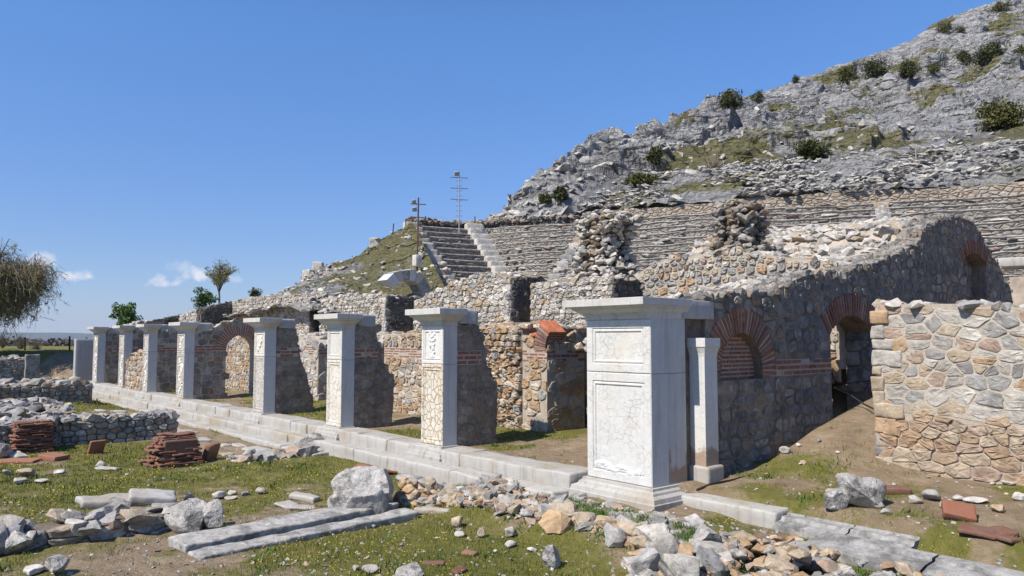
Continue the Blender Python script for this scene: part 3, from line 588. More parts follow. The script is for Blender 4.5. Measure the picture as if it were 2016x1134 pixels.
def spur(k, s, pts, mats=SPM, label='', w=.6):
    poly = [(.34, -.1)]+[(pts[-1][0], -.1)]+pts[::-1]; poly = [(.34, -.1), (pts[-1][0], -.1)]+pts[::-1]+[(.34, pts[0][1])]
    bz = [(.36, 1.60), (pts[0][0]+.1, 1.60), (pts[0][0]+.1, 1.88), (.36, 1.88)]
    simple_wall('spur_wall', label, 'wall', (s-w/2, .8, 0), [(poly, (s-.03, 0, 0), EXY, NS, w, dict(SP, holes=[bz])), (poly, (s-.03-w, 0, 0), EXY, (-1, 0, 0), 0, dict(SP, core=False))],
        [([p for p in pts], (s-.03, 0, 0), EXY, NS, w, dict(size=.09, dens=30))], lambda b_: (band(b_, .36, pts[0][0]+.08, 1.60, 1.88, (s-.03, 0, 0), EXY, NS), prism(b_, [(.36, 1.6), (pts[0][0]+.07, 1.6), (pts[0][0]+.07, 1.88), (.36, 1.88)], (s-.03, 0, 0), EXY, NS, .05, -.004, mi=1)), 'rubble spur walls behind the marble pillars', mats)
spur('G', -5.06, [(.9, 2.38), (.92, 2.2), (1.05, 1.95), (1.1, 1.6), (1.22, 1.35), (1.38, 1.11), (1.36, .5), (1.32, 0)], label='ragged spur wall behind the pillar with the carved head')
spur('F', -9.12, [(.92, 2.4), (.95, 2.15), (1.02, 1.85), (1.15, 1.54), (1.3, 1.3), (1.44, 1.19), (1.42, .4), (1.36, 0)], label='ragged spur wall behind the pillar with a plain upper panel')
spur('E', -13.6, [(.95, 2.4), (.97, 2.07), (1.06, 1.7), (1.1, 1.5), (1.26, 1.16), (1.4, .6), (1.5, .45), (1.5, 0)], label='ragged spur wall behind the pillar just after the open brick arch')
def longspur(s, t1, label, z=2.42):
    poly = [(.34, -.3), (t1, -.3), (t1, z), (.34, z)]; bz = [(.3, 1.6), (t1+1, 1.6), (t1+1, 1.88), (.3, 1.88)]
    simple_wall('spur_wall', label, 'wall', (s-.3, 1, 0), [(poly, (s-.03, 0, 0), EXY, NS, .6, dict(SP, ch=.2, holes=[bz]))], [([(.34, z), (t1, z)], (s-.03, 0, 0), EXY, NS, .6, dict(size=.13, dens=14))],
        lambda b_: (band(b_, .36, t1, 1.6, 1.88, (s-.03, 0, 0), EXY, NS), prism(b_, [(.36, 1.6), (t1, 1.6), (t1, 1.88), (.36, 1.88)], (s-.03, 0, 0), EXY, NS, .05, -.004, mi=1)), 'rubble spur walls behind the marble pillars', OLD)
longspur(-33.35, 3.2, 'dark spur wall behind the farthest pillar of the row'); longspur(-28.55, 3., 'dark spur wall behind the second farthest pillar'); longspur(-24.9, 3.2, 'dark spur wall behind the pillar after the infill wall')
# the spur with the open brick arch
Dp = [(.34, -.1), (1.45, -.1), (1.45, 1.7)]+arc(2.0, 1.7, .55, math.pi, 0)+[(2.55, -.1), (3.9, -.1), (3.9, 2.5), (3.4, 2.68), (2.6, 2.78), (1.9, 2.82), (1.2, 2.62), (.9, 2.42), (.34, 2.42)]
Dh = [[(.3, 1.6), (1.1, 1.6), (1.1, 1.88), (.3, 1.88)], [(2.9, 1.6), (5, 1.6), (5, 1.88), (2.9, 1.88)], arc(2., 1.7, .97, -.02, math.pi+.02, 24), [(1.45, -.2), (2.55, -.2), (2.55, 1.75), (1.45, 1.75)]]
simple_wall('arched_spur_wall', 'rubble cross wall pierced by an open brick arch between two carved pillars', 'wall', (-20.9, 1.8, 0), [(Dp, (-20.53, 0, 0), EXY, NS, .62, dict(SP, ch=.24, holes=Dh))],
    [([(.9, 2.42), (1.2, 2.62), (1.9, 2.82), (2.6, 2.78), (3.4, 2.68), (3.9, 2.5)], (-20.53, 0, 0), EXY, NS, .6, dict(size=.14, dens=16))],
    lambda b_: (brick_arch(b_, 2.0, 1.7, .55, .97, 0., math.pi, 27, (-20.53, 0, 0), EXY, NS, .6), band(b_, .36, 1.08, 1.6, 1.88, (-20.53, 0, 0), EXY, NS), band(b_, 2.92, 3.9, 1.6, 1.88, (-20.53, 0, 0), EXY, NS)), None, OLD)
# low infill wall between two pillars
ip = [(-28.5, -.12), (-25.62, -.12), (-25.62, 1.5), (-26.4, 1.62), (-27.2, 1.5), (-27.8, 1.3), (-28.5, 1.22)]
simple_wall('infill_wall', 'low sunlit rubble infill wall between two far pillars', 'wall', (-27, .3, 0), [(ip, (0, .1, 0), EXX, NF, .4, dict(ch=.22, asp=1.2, joint=.03, relief=.05))], [([ip[6], ip[5], ip[4], ip[3], ip[2]], (0, .1, 0), EXX, NF, .4, dict(size=.16, dens=12))], None, None, [M_MORTAR, M_WARM])
# ---------------------------------------------------------------- lower front wall of the stage building (several lengths)
T0 = 2.85; bq = lambda a, c: [(a, 1.6), (c, 1.6), (c, 1.87), (a, 1.87)]
LW = dict(ch=.17, asp=1.35, joint=.022, relief=.03, rough=.9)
def lower(label, s0, s1, top, depth=2.6, mats=STONEMATS, bandx=None, endface=True, name='stage_wall', kw=LW, endz=None, rows=4):
    poly = [(s0, -.1), (s1, -.1)]+[p for p in top[::-1]]; faces = [(poly, (0, T0, 0), EXX, NF, depth, dict(kw, holes=[bq(*bandx)] if bandx else []))]; ez = endz or top[-1][1]
    if endface: e = [(T0, -.1), (T0+depth, -.1), (T0+depth, ez), (T0, ez)]; faces.append((e, (s1, 0, 0), EXY, NS, 0, dict(kw, relief=.02, core=False, holes=[[(T0-1, 1.6), (T0+9, 1.6), (T0+9, 1.87), (T0-1, 1.87)]])))
    bk = None
    if bandx:
        def bk(b_):
            band(b_, bandx[0], bandx[1], 1.6, 1.87, (0, T0, 0), EXX, NF, rows, .27); prism(b_, bq(*bandx), (0, T0, 0), EXX, NF, .04, -.004, mi=1)
            if endface: band(b_, T0, T0+depth, 1.6, 1.87, (s1, 0, 0), EXY, NS, 3); prism(b_, bq(T0, T0+depth), (s1, 0, 0), EXY, NS, .04, -.004, mi=1)
    return simple_wall(name, label, 'wall', ((s0+s1)/2, T0+depth/2, 0), faces, [(top, (0, T0, 0), EXX, NF, depth, dict(size=.13, dens=9, lift=.02))], bk, None, mats)
lower('sunlit rubble wall with a brick band seen between two near pillars', -11.98, -7.6, [(-11.98, 2.25), (-10., 2.27), (-8.4, 2.3), (-7.6, 2.35)], bandx=(-11.98, -7.6), mats=[M_MORTAR, M_WARM])
core = lower('collapsed stretch of wall showing rough orange rubble beside the broken brick arch', -7.6, -6.0, [(-7.6, 2.35), (-6.8, 2.42), (-6.0, 2.36)], mats=[M_DARKJOINT, M_WARM], kw=dict(ch=.17, asp=1.25, joint=.012, relief=.09, rough=.9), endface=False, bandx=None)
m = MB(); band(m, -7.6, -6.75, 1.6, 1.87, (0, T0-.06, 0), EXX, NF, 4, .27); m.build('brickwork', [M_BRICK], core)
m = MB(); masonry(m, [(-7.6, 1.87), (-6.0, 1.95), (-6., 2.36), (-6.8, 2.42), (-7.6, 2.35)], (0, T0-.07, 0), EXX, NF, ch=.2, relief=.04, mi=0); m.build('upper_masonry', M_WARM, core)
pr = lower('sunlit stone door pier topped by the red brick stub of a broken arch', -6.0, -5.2, [(-6., 2.2), (-5.7, 1.98), (-5.2, 1.9)], depth=1.15, mats=[M_MORTAR, M_WARM], bandx=(-6.0, -5.2), endz=2.3, kw=dict(LW, ch=.23))
m = MB()
brick_arch(m, -4.6, 1.86, .62, 1.0, math.pi-.62, math.pi-.02, 7, (0, T0-.02, 0), EXX, NF, .5, out=.02)
m.build('arch_springer', [M_BRICK, M_BMORTAR], pr)
m = MB()
for i in range(2): rbox(m, (-.22, -.125, -.028), (.22, .125, .028), .008, .1, .004, 5., rng.random(), M=rot3(0, 0, .64), o=(-5.27, T0+.09+.26*i, 2.37))
for i in range(2): rbox(m, (-.2, -.16, -.03), (.2, .16, .03), .008, .1, .004, 5., rng.random(), M=rot3(.2*i, .1, -.2), o=(-5.62-i*.25, T0+.2+.2*i, 2.22+.02*i))
m.build('brick_slab', M_ORANGE, pr, True)
lower('sunlit door pier of big quoins with a brick band between two middle pillars', -20.2, -16.1, [(-20.2, 2.3), (-18., 2.22), (-16.9, 2.12), (-16.1, 1.92)], mats=[M_MORTAR, M_PALE], bandx=(-20.2, -16.1), kw=dict(LW, ch=.27))
lower('sunlit rubble wall glimpsed through the open brick arch', -24.4, -21.2, [(-24.4, 2.3), (-21.2, 2.3)], mats=[M_MORTAR, M_WARM], endface=False)
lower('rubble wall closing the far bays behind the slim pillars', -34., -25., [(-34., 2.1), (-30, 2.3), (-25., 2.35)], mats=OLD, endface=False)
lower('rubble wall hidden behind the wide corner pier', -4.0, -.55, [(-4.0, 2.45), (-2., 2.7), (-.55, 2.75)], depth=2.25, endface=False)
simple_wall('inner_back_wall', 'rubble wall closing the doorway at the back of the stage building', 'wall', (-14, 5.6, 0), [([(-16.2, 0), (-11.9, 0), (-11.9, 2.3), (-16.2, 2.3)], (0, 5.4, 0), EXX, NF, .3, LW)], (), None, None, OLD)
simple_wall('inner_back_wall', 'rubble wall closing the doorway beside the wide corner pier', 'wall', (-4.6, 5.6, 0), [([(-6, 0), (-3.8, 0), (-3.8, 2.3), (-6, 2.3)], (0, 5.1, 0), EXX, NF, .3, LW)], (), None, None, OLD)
# ---------------------------------------------------------------- upper wall of the stage building, broken by doorways
M_SHADEST = stone_mat('lichen_shade_stone', [(.13, .128, .125), (.17, .16, .15), (.10, .10, .10), (.20, .18, .155)], .7, 20, .45)  # dark lichened stone blackened further to paint shade into reveals and cross walls
TU = 5.5; U1 = lambda u, v, t=TU: (float(ht(u, v, t)[0]), float(ht(u, v, t)[2]))
UK = dict(ch=.155, asp=1.35, joint=.014, relief=.045, rough=1.); UM = [M_EJOINT, M_PALE]

def upper(label, px, t=TU, depth=1.5, zb=1.9, endr=True, mats=UM, kw=UK, cap=.14, s0=None, s1=None):
    top = [U1(u, v, t) for u, v in px]
    if s0 is not None: top[0] = (s0, top[0][1])
    if s1 is not None: top[-1] = (s1, top[-1][1])
    poly = [(top[0][0], zb), (top[-1][0], zb)]+top[::-1]
    fs = [(poly, (0, t, 0), EXX, NF, depth, dict(kw))]
    if endr: e = [(t, zb), (t+depth, zb), (t+depth, top[-1][1]+.1), (t, top[-1][1])]; fs.append((e, (top[-1][0], 0, 0), EXY, NS, 0, dict(kw, relief=.04, core=False, mi=2))); mats = mats+[M_SHADEST]
    if endr:
        qm = MB(); zz = top[-1][1]-.02; se = top[-1][0]
        while zz > zb+.2: h_ = rng.uniform(.13, .26); rbox(qm, (se-rng.uniform(.2, .42), t-.035, zz-h_+.01), (se+.012, t+.22, zz), .02, .1, .025, 4., rng.random(), seed=int(zz*70)); zz -= h_
    rt_ = simple_wall('upper_wall', label, 'wall', ((top[0][0]+top[-1][0])/2, t+depth/2, zb), fs, [(top, (0, t, 0), EXX, NF, depth, dict(size=cap, dens=11))], None, 'lengths of the upper rubble wall', mats)
    if endr: qm.build('quoin', M_PALE, rt_, True)
    return rt_
upper('upper rubble wall length between the far corner and the narrow dark doorway', [(458, 593), (500, 586), (555, 580), (590, 583), (610, 590)])
upper('long upper rubble wall length between the narrow and the wide dark doorway', [(632, 590), (660, 584), (700, 580), (740, 582), (760, 585)])
upper('upper rubble wall length rising to a hump before the tall dark doorway', [(815, 592), (835, 585), (860, 573), (890, 557), (925, 546), (960, 538), (985, 538), (1005, 547)])
upper('upper rubble wall length just above the wide corner pier', [(1045, 560), (1080, 553), (1130, 548), (1170, 545), (1207, 548)], s1=-5.69)
for a, c, zz, lab in ((-22.4, -21.3, 2.37, 'low sill wall under the narrow dark doorway'), (-16.4, -14.5, 2.27, 'low sill wall under the wide dark doorway'), (-9.6, -8.65, 2.57, 'low sill wall under the tall dark doorway')):
    simple_wall('sill_wall', lab, 'wall', ((a+c)/2, 6.2, 1.9), [([(a, 1.6), (c, 1.6), (c, zz), (a, zz)], (0, TU+.02, 0), EXX, NF, 1.4, UK)], (), None, None, UM)
TR = float(hs(1262, 560, -5.69)[1])
rp = [(1255, 540), (1285, 520), (1310, 511), (1360, 505), (1420, 493), (1470, 497), (1530, 505), (1600, 520)]
upper('sunlit upper rubble wall of honey coloured stone beside the arched cross wall', rp, TR, .9, 1.5, False, [M_MORTAR, M_STONE], dict(ch=.18, asp=1.35, joint=.025, relief=.04, rough=.9), .16, s1=-.55)
# niche-like dark slot
# ---------------------------------------------------------------- transverse walls at the far end
s1 = U1(458, 610)[0]; tA = float(hs(396, 610, s1)[1])
def cross(label, s, t0, t1, z0, z1, zb=1.2, w=.6, ext=.0):
    poly = [(t0, zb), (t1, zb), (t1, z1), ((t0+t1)/2, (z0+z1)/2+.05), (t0, z0)]
    simple_wall('cross_wall', label, 'wall', (s-w/2, (t0+t1)/2, zb), [(poly, (s, 0, 0), EXY, NS, w, dict(UK, joint=.012)), ([(s-w-.0, zb), (s, zb), (s, z0), (s-w, z0)], (0, t0, 0), EXX, NF, 0, dict(UK, core=False))], [([(t0, z0), (t1, z1)], (s, 0, 0), EXY, NS, w, dict(size=.14, dens=16))], None, 'shaded far cross walls', [M_DARKJOINT, M_SHADEST])
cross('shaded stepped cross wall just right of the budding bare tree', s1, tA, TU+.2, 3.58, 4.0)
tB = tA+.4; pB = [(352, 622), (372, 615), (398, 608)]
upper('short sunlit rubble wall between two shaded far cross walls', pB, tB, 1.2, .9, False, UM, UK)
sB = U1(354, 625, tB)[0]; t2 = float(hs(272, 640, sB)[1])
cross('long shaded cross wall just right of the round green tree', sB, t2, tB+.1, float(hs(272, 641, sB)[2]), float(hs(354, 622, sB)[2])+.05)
lw = [(243, 641), (258, 637), (275, 632)]
upper('low far end of the rubble wall under the round green tree', lw, t2, 1.2, .6, False, UM, UK)
simple_wall('low_gable_wall', 'rubble wall filling the bay behind the far pillars', 'wall', (-30, 4, 1), [([(-46, .5), (-31, .5), (-31, 2.6), (-37, 2.5), (-46, 2.2)], (0, 4.4, 0), EXX, NF, .8, UK)], [([(-46, 2.2), (-37, 2.5), (-31, 2.6)], (0, 4.4, 0), EXX, NF, .8, dict(size=.15, dens=10))], None, None, UM)
# dark square window slot
# ---------------------------------------------------------------- the big arched cross wall
WT = [(1.30, 2.72), (1.49, 2.76), (2.02, 2.84), (2.6, 2.86), (3.25, 2.91), (3.73, 3.08), (4.46, 3.27), (5.32, 3.28), (6.39, 3.5), (6.96, 3.6), (7.71, 3.81), (8.47, 4.0), (9.33, 4.3), (9.46, 4.54), (10.09, 4.76), (10.7, 4.94), (11.6, 5.05), (12.26, 5.07), (12.79, 4.93), (13.11, 4.66), (13.65, 4.29), (14.33, 4.03), (14.56, 3.69), (15.15, 3.36), (15.4, 2.6)]
niche = [(1.65, 1.46), (1.65, 1.6)]+arc(2.25, 1.6, .6, math.pi, 0)+[(2.85, 1.46)]
a2 = math.acos(.85/1.3); door = [(5.15, -.4)]+arc(6.0, 1.25, 1.3, math.pi-a2, a2)[0:]+[(6.85, -.4)]
a3 = math.acos(.77/1.34); blind = [(11.78, .5)]+arc(12.55, 2.9, 1.34, math.pi-a3, a3)+[(13.32, .5)]
W_poly = [(1.3, -.4)]+[(1.65, -.4), (1.65, 1.35)]+[(1.65, 1.6)]+arc(2.25, 1.6, .6, math.pi, 0)+[(2.85, 1.35), (2.85, -.4)]+door+[(11.78, -.4)]+blind[0:1]+blind[1:]+[(13.32, -.4), (15.4, -.4)]+WT[::-1]
Hn = [niche, door, blind, arc(2.25, 1.6, 1.02, -.13, math.pi+.13, 24), [(6., 1.25)]+arc(6., 1.25, 1.72, a2-.05, math.pi-a2+.05), [(12.55, 2.9)]+arc(12.55, 2.9, 1.67, a3-.05, math.pi-a3+.05), [(3.2, 1.48), (5.2, 1.48), (5.2, 1.76), (3.2, 1.76)]]
root = thing('arched_cross_wall', 'tall shaded stone wall with three brick arches stepping up the slope', 'wall', (-.3, 8, 0)); m = MB()
prism(m, W_poly, (0, 0, 0), EXY, NS, .55)
prism(m, [(1.65, -.4), (2.85, -.4), (2.85, 1.455), (1.65, 1.455)], (0, 0, 0), EXY, NS, .5)
masonry(m, [(1.3, -.3)]+[(15.4, -.3)]+WT[::-1], (0, 0, 0), EXY, NS, ch=.21, asp=1.3, joint=.034, relief=.016, rough=1.1, holes=Hn)
for a, b_ in zip(WT[:-1], WT[1:]):                                                 # jagged stones set on edge along the top
    L = math.hypot(b_[0]-a[0], b_[1]-a[1])
    for _ in range(int(L*48)):
        k = rng.random(); sx = rng.uniform(.05, .13); add_rock(m, (-rng.uniform(.0, .55), a[0]+(b_[0]-a[0])*k, a[1]+(b_[1]-a[1])*k-.01), sx, sx*.85, rng.uniform(.05, .12), rnd=rng.random(), mi=1)
masonry(m, [(6.85+.55-.55-.0, -.3)]*0 or [(-.55, -.3), (0, -.3), (0, 2.5), (-.55, 2.5)], (0, 6.85, 0), EXX, NF, ch=.28, asp=1.4, joint=.02, relief=.03)
M_ARCHW = stone_mat('lichened_wall_stone', [(.27, .26, .245), (.33, .31, .28), (.22, .22, .222), (.29, .27, .24), (.25, .245, .24), (.36, .33, .29), (.20, .195, .19), (.31, .25, .195)], .85, 20, .49)
M_DMORT, t, b = newmat('weathered_mortar', .95); n = N(t)
c = n.ramp(n.noise(1.3, 7, .7), [(.3, (.10, .09, .08)), (.48, (.20, .17, .14)), (.62, (.29, .235, .18)), (.8, (.22, .20, .18))]); c = n.mix(n.ramp(n.noise(1., 6, .7, vec=n.scale((3, 3, .5))), [(.5, 0), (.68, .7)]), c, (.075, .07, .065)); n.L(c, b.inputs['Base Color']); n.bump(n.noise(24, 6, .75), b, .02)
m.build('masonry', [M_DMORT, M_ARCHW], root)
m = MB(); prism(m, [(1.6, -.3), (2.9, -.3), (2.9, 2.3), (1.6, 2.3)], (-.16, 0, 0), EXY, NS, .2, mi=1); band(m, 1.6, 2.9, 1.44, 2.25, (-.16, 0, 0), EXY, NS, 12, .26, gap=.028, mi=0)
m.build('niche_infill', [M_BRICK, M_BMORTAR], root)
m = MB(); prism(m, [(11.7, 0), (13.4, 0), (13.4, 4.3), (11.7, 4.3)], (-.35, 0, 0), EXY, NS, .15, mi=0); masonry(m, [(11.75, .5), (13.35, .5), (13.35, 4.), (11.75, 4.)], (-.35, 0, 0), EXY, NS, ch=.3, relief=.03, mi=1); m.build('blind_arch_infill', [M_DMORT, M_ARCHW], root)
for nm, args in (('lower_brick_arch', (2.25, 1.6, .6, 1.02, -.12, math.pi+.05, 32)), ('door_brick_arch', (6.0, 1.25, 1.3, 1.72, a2-.06, math.pi-a2+.06, 24)), ('upper_brick_arch', (12.55, 2.9, 1.34, 1.66, a3-.06, math.pi-a3+.06, 24))):
    m = MB(); brick_arch(m, *args, (0, 0, 0), EXY, NS, .5, out=.02); m.build(nm, [M_BRICK, M_BMORTAR], root)
m = MB(); band(m, 3.2, 5.15, 1.48, 1.76, (0, 0, 0), EXY, NS, 3, .34); prism(m, [(3.2, 1.48), (5.14, 1.48), (5.14, 1.76), (3.2, 1.76)], (0, 0, 0), EXY, NS, .05, -.004, mi=1); m.build('brick_band', [M_BRICK, M_BMORTAR], root)
# rubble masses behind it, with sloping stony tops
def wtop(t): return np.interp(t, [p[0] for p in WT], [p[1] for p in WT])
def mass(name, label, s0, s1, t0, t1, zf, zb=0., dens=38, size=.115, mats=None):
    mats = mats or [M_MORTAR, M_PALE]
    xs_ = np.linspace(s0, s1, max(4, int((s1-s0)/.14))); ys_ = np.linspace(t0, t1, max(4, int((t1-t0)/.14))); X, Y = np.meshgrid(xs_, ys_, indexing='ij')
    Zt = zf(X, Y); P = np.stack([X.ravel(), Y.ravel(), Zt.ravel()], 1); P[:, 2] += fbm(P, 2., 4, 44)*.10-.04; nx, ny = X.shape; I = np.arange(nx*ny).reshape(nx, ny)
    m = MB(); q = np.stack([I[:-1, :-1], I[1:, :-1], I[1:, 1:], I[:-1, 1:]], -1).reshape(-1, 4)
    rim = np.concatenate([I[:, 0], I[-1, 1:], I[-2::-1, -1], I[0, -2:0:-1]]); Bt = P[rim].copy(); Bt[:, 2] = zb; nr = len(rim); j = np.arange(nr)
    m.add(np.concatenate([P, Bt]), [q, np.stack([rim[j], len(P)+j, len(P)+(j+1) % nr, rim[(j+1) % nr]], 1)], .5, 0)
    for _ in range(int((s1-s0)*(t1-t0)*dens)):
        a, b_ = rng.uniform(s0+.05, s1-.05), rng.uniform(t0+.05, t1-.05); sz = size*rng.uniform(.5, 1.5)
        add_rock(m, (a, b_, float(zf(np.array([a]), np.array([b_]))[0])-.02), sz*rng.uniform(.8, 1.3), sz, sz*rng.uniform(.35, .6), tilt=.3, mi=1)
    r = thing(name, label, 'rubble mass', ((s0+s1)/2, (t0+t1)/2, zb)); m.build('rubble_top', mats, r); return r
mass('rubble_vault', 'stony sloping top of the vault behind the lower brick arch', -4.0, -.53, 2.9, 5.05, lambda X, Y: wtop(Y)+.03-.13*np.clip(-X-.55, 0, 4))
mass('rubble_vault', 'broad sunlit stony slope climbing behind the tall arched wall', -6.2, -.53, TR+.85, 11.6, lambda X, Y: wtop(Y)+.02+np.clip(-X-.5, 0, 6)*.035+.0*Y, dens=30, size=.14)
pz = lambda X, Y: 3.35+.25*fbm(np.stack([X.ravel(), Y.ravel(), 0*X.ravel()], 1), .8, 3, 3).reshape(X.shape)+.2*ss(7.2, 9, Y)
mass('rubble_fill', 'stony ground heaped behind the upper wall below the seating', -31., -6.2, 6.9, 10.5, pz, 0., 5, .2)
mass('rubble_core', 'dark rubble core between the wide corner pier and the arched wall', -1.2, -.06, .8, 1.28, lambda X, Y: 2.42+.15*(Y-.8)+0*X, mats=[M_DARKJOINT, M_OLD])
# short sunlit wall on the right
rw = [(1.62, -.2), (9.6, -.2), (9.6, 2.4), (7, 2.45), (5, 2.5), (3.6, 2.52), (2.9, 2.60), (2.2, 2.62), (1.66, 2.64)]
M_PALEMORT, t, b = newmat('pale_lime_mortar', .95); n = N(t); n.L(n.ramp(n.noise(4, 6, .7), [(.25, (.34, .285, .22)), (.5, (.47, .415, .34)), (.75, (.54, .49, .42))]), b.inputs['Base Color']); n.bump(n.math('ADD', n.noise(40, 6, .75), n.noise(9, 4, .6)), b, .02)
root = thing('right_wall', 'sunlit free standing wall of honey coloured rubble at the right edge', 'wall', (5, 3.7, 0)); m = MB()
prism(m, rw, (0, 3.36, 0), EXX, NF, .7, 0.)
masonry(m, [(1.62, .98), (9.6, .98)]+rw[2:], (0, 3.36, 0), EXX, NF, ch=.175, asp=1.4, joint=.014, relief=.016, rough=.9, jit=.34)
masonry(m, [(1.62, .0), (9.6, .0), (9.6, .98), (1.62, .98)], (0, 3.36, 0), EXX, NF, ch=.165, asp=1.7, joint=.006, relief=.03, rough=.75, mi=2, jit=.34)
toprocks(m, rw[2:][::-1], (0, 3.36, 0), EXX, NF, .7, .13, 14, 3, .55)
m.build('masonry', [M_MORTAR, M_STONE, stone_mat('ochre_wall_stone', [TAN, (.40, .30, .21), (.37, .265, .18), PINK, (.43, .36, .28), (.41, .31, .22)], .2), M_PALE], root)
m = MB(); prism(m, [(1.62, .98), (1.9, 1.04), (2.3, .98), (2.6, 1.02), (3.2, .94), (3.6, 1.0), (4.4, .86), (5, .95), (9.6, .95), (9.6, 2.36), (1.64, 2.58)], (0, 3.36, 0), EXX, NF, .05, -.005); m.build('mortar_coat', M_PALEMORT, root)
m = MB(); z = 0.
while z < 2.45:
    h = rng.uniform(.13, .26); rbox(m, (1.59-rng.uniform(0, .03), 3.335-rng.uniform(0, .015), z+.006), (1.56+rng.uniform(.15, .5), 3.34+.68, z+h), .02, .06, .035, 5., rng.random(), seed=int(z*90)); z += h
m.build('quoin', M_STONE, root, True)
# ---------------------------------------------------------------- stylobate continuing to the right of the corner pier
st2 = thing('kerb_blocks', 'line of marble blocks and moulded slabs leading right from the corner pier', 'kerb', (2, .8, -.1))
m = MB(); rbox(m, (.0, .42, -.42), (1.62, 1.28, -.085), .03, .12, .02, 2.5, .3, seed=4); m.build('plain_block', M_STEP, st2, True)
for i, (a, b_, c_) in enumerate(((1.62, 2.5, 0), (2.51, 3.25, 1))):
    m = MB(); rings(m, [[(a, t, z), (b_, t+.02*i, z2)] [::1] for t, z, z2 in ()] or [[(x, .34, -.45), (x, 1.02, -.45), (x, 1.02, -.10), (x, .86, -.10), (x, .84, -.125), (x, .72, -.125), (x, .70, -.15), (x, .58, -.15), (x, .55, -.19), (x, .36, -.21)] for x in (b_-.006, a+.006)]); m.build('moulded_slab', M_SLAB, st2)
for i, (a, b_) in enumerate(((2.3, 3.6), (3.62, 5.0), (5.02, 6.6))):
    m = MB(); rings(m, [[(x, -.16-.05*(x-2), -.45), (x, .34-.03*(x-2), -.45), (x, .34-.03*(x-2), -.16), (x, .18-.03*(x-2), -.17), (x, .17-.03*(x-2), -.20), (x, .02-.05*(x-2), -.21), (x, -.14-.05*(x-2), -.25)] for x in (b_-.006, a+.006)]); m.build('moulded_slab', M_SLAB, st2)
M_SCREE = stone_mat('limestone_scree', [(.44, .43, .41), (.38, .375, .365), (.50, .485, .455), (.34, .335, .325), (.46, .435, .395), (.41, .40, .385)], .45, 20, .52)
M_STEPLIT = stone_mat('sunlit_stair_block', [(.52, .505, .47), (.56, .54, .51)], .3, 18, .55)  # whiter than its neighbours: sunlight on the raised stair painted into the colour
M_TREAD = stone_mat('worn_seat_slab', [(.42, .40, .375)], .6, 14, .47)
# ---------------------------------------------------------------- theatre seating: a spine (top row) offset inwards row by row
ZT = 8.1
def catmull(P, n=14):
    P = np.array(P); P = np.vstack([2*P[0]-P[1], P, 2*P[-1]-P[-2]]); out = []
    for i in range(1, len(P)-2):
        for k in range(n):
            t = k/n; out.append(.5*((2*P[i])+(-P[i-1]+P[i+1])*t+(2*P[i-1]-5*P[i]+4*P[i+1]-P[i+2])*t*t+(-P[i-1]+3*P[i]-3*P[i+1]+P[i+2])*t**3))
    return np.array(out+[P[-2]])
V0 = hz(812, 445, ZT)[:2]
def slope_dir(P, ratio):
    best = None
    for ph in np.linspace(-1.45, .6, 400):
        d = np.array([math.cos(ph), math.sin(ph)]); q = proj(np.array([[*P, ZT], [*(P+d*5), ZT-5*.68]])); du, dv = q[1, 0]-q[0, 0], q[1, 1]-q[0, 1]
        if best is None or abs(du/dv-ratio) < best[0]: best = (abs(du/dv-ratio), d)
    return best[1]
nl0 = slope_dir(V0, .66); dirn = np.array([-nl0[1], nl0[0]])
L1 = 0.
for L1 in np.arange(.5, 8, .05):
    if proj(np.array([[*(V0+dirn*L1), ZT]]))[0, 0] >= 930: break
V1 = V0+dirn*L1
right = catmull([V1]+[hz(u, v, ZT)[:2] for u, v in ((1040, 446), (1150, 441), (1300, 429), (1500, 414), (1655, 406), (1815, 397), (2016, 384))]+[(2.6, 29.5), (9, 30), (15, 28), (20, 24)], 16)
def normals(P, inward):
    T = np.gradient(P, axis=0); T /= np.linalg.norm(T, axis=1, keepdims=True); return np.stack([T[:, 1], -T[:, 0]], 1)*inward
left = np.array([V0+dirn*L1*k/12 for k in range(13)]); nL = normals(left, 1); nR = normals(right, 1)
mit = slope_dir(V1, .62); mit = mit/max(.75, mit@nL[-1]); nL[-1] = mit; nR[0] = mit; print('wing', nl0, mit, V0, V1)
for k in range(1, 34): w_ = 1-k/34.; nR[k] = nR[k]*(1-w_)+mit*w_*1.
for k in range(12): nL[k] = nL[0]+(mit-nL[0])*(k/12.)**1.5
NROW, RISE, RUN = 22, .34, .50
def dense(P, n_, step=.22):
    d = np.concatenate([[0], np.cumsum(np.linalg.norm(np.diff(P, axis=0), axis=1))]); q = np.linspace(0, d[-1], max(3, int(d[-1]/step)))
    f = lambda A: np.stack([np.interp(q, d, A[:, 0]), np.interp(q, d, A[:, 1])], 1); return f(P), f(n_)
def terrace(mb, P, n_, prof, amp=.05, seed=0, jz=.05, tread=0):
    """sweep a (offset, z) profile along the spine, weathered"""
    P, n_ = dense(P, n_); K = len(P); M = len(prof); V = np.zeros((K, M, 3))
    for j, (d, z) in enumerate(prof): V[:, j, :2] = P+n_*d; V[:, j, 2] = z
    V = V.reshape(-1, 3); V += vdisp(V, amp, .9, seed, 3); V[:, 2] += fbm(V*[1, 1, 3], 1.3, 3, seed+7)*jz
    I = np.arange(K*M).reshape(K, M); q = np.stack([I[:-1, :-1], I[:-1, 1:], I[1:, 1:], I[1:, :-1]], -1).reshape(-1, 4); 
    if not tread: mb.add(V, q, .5); return
    jj = np.tile(np.arange(M-1), K-1) % 5; mb.add(V, [q[jj > 2]], .5, 0); mb.f.append((q[jj <= 2]+mb.n-len(V), 1))
def seatprof(j0, j1):
    p = []
    for j in range(j0, j1):
        z = ZT-j*RISE; p += [(j*RUN, z), ((j+1)*RUN-.03, z-.01), ((j+1)*RUN, z-.04), ((j+1)*RUN-.05, z-.09), ((j+1)*RUN-.06, z-RISE)]
    return p
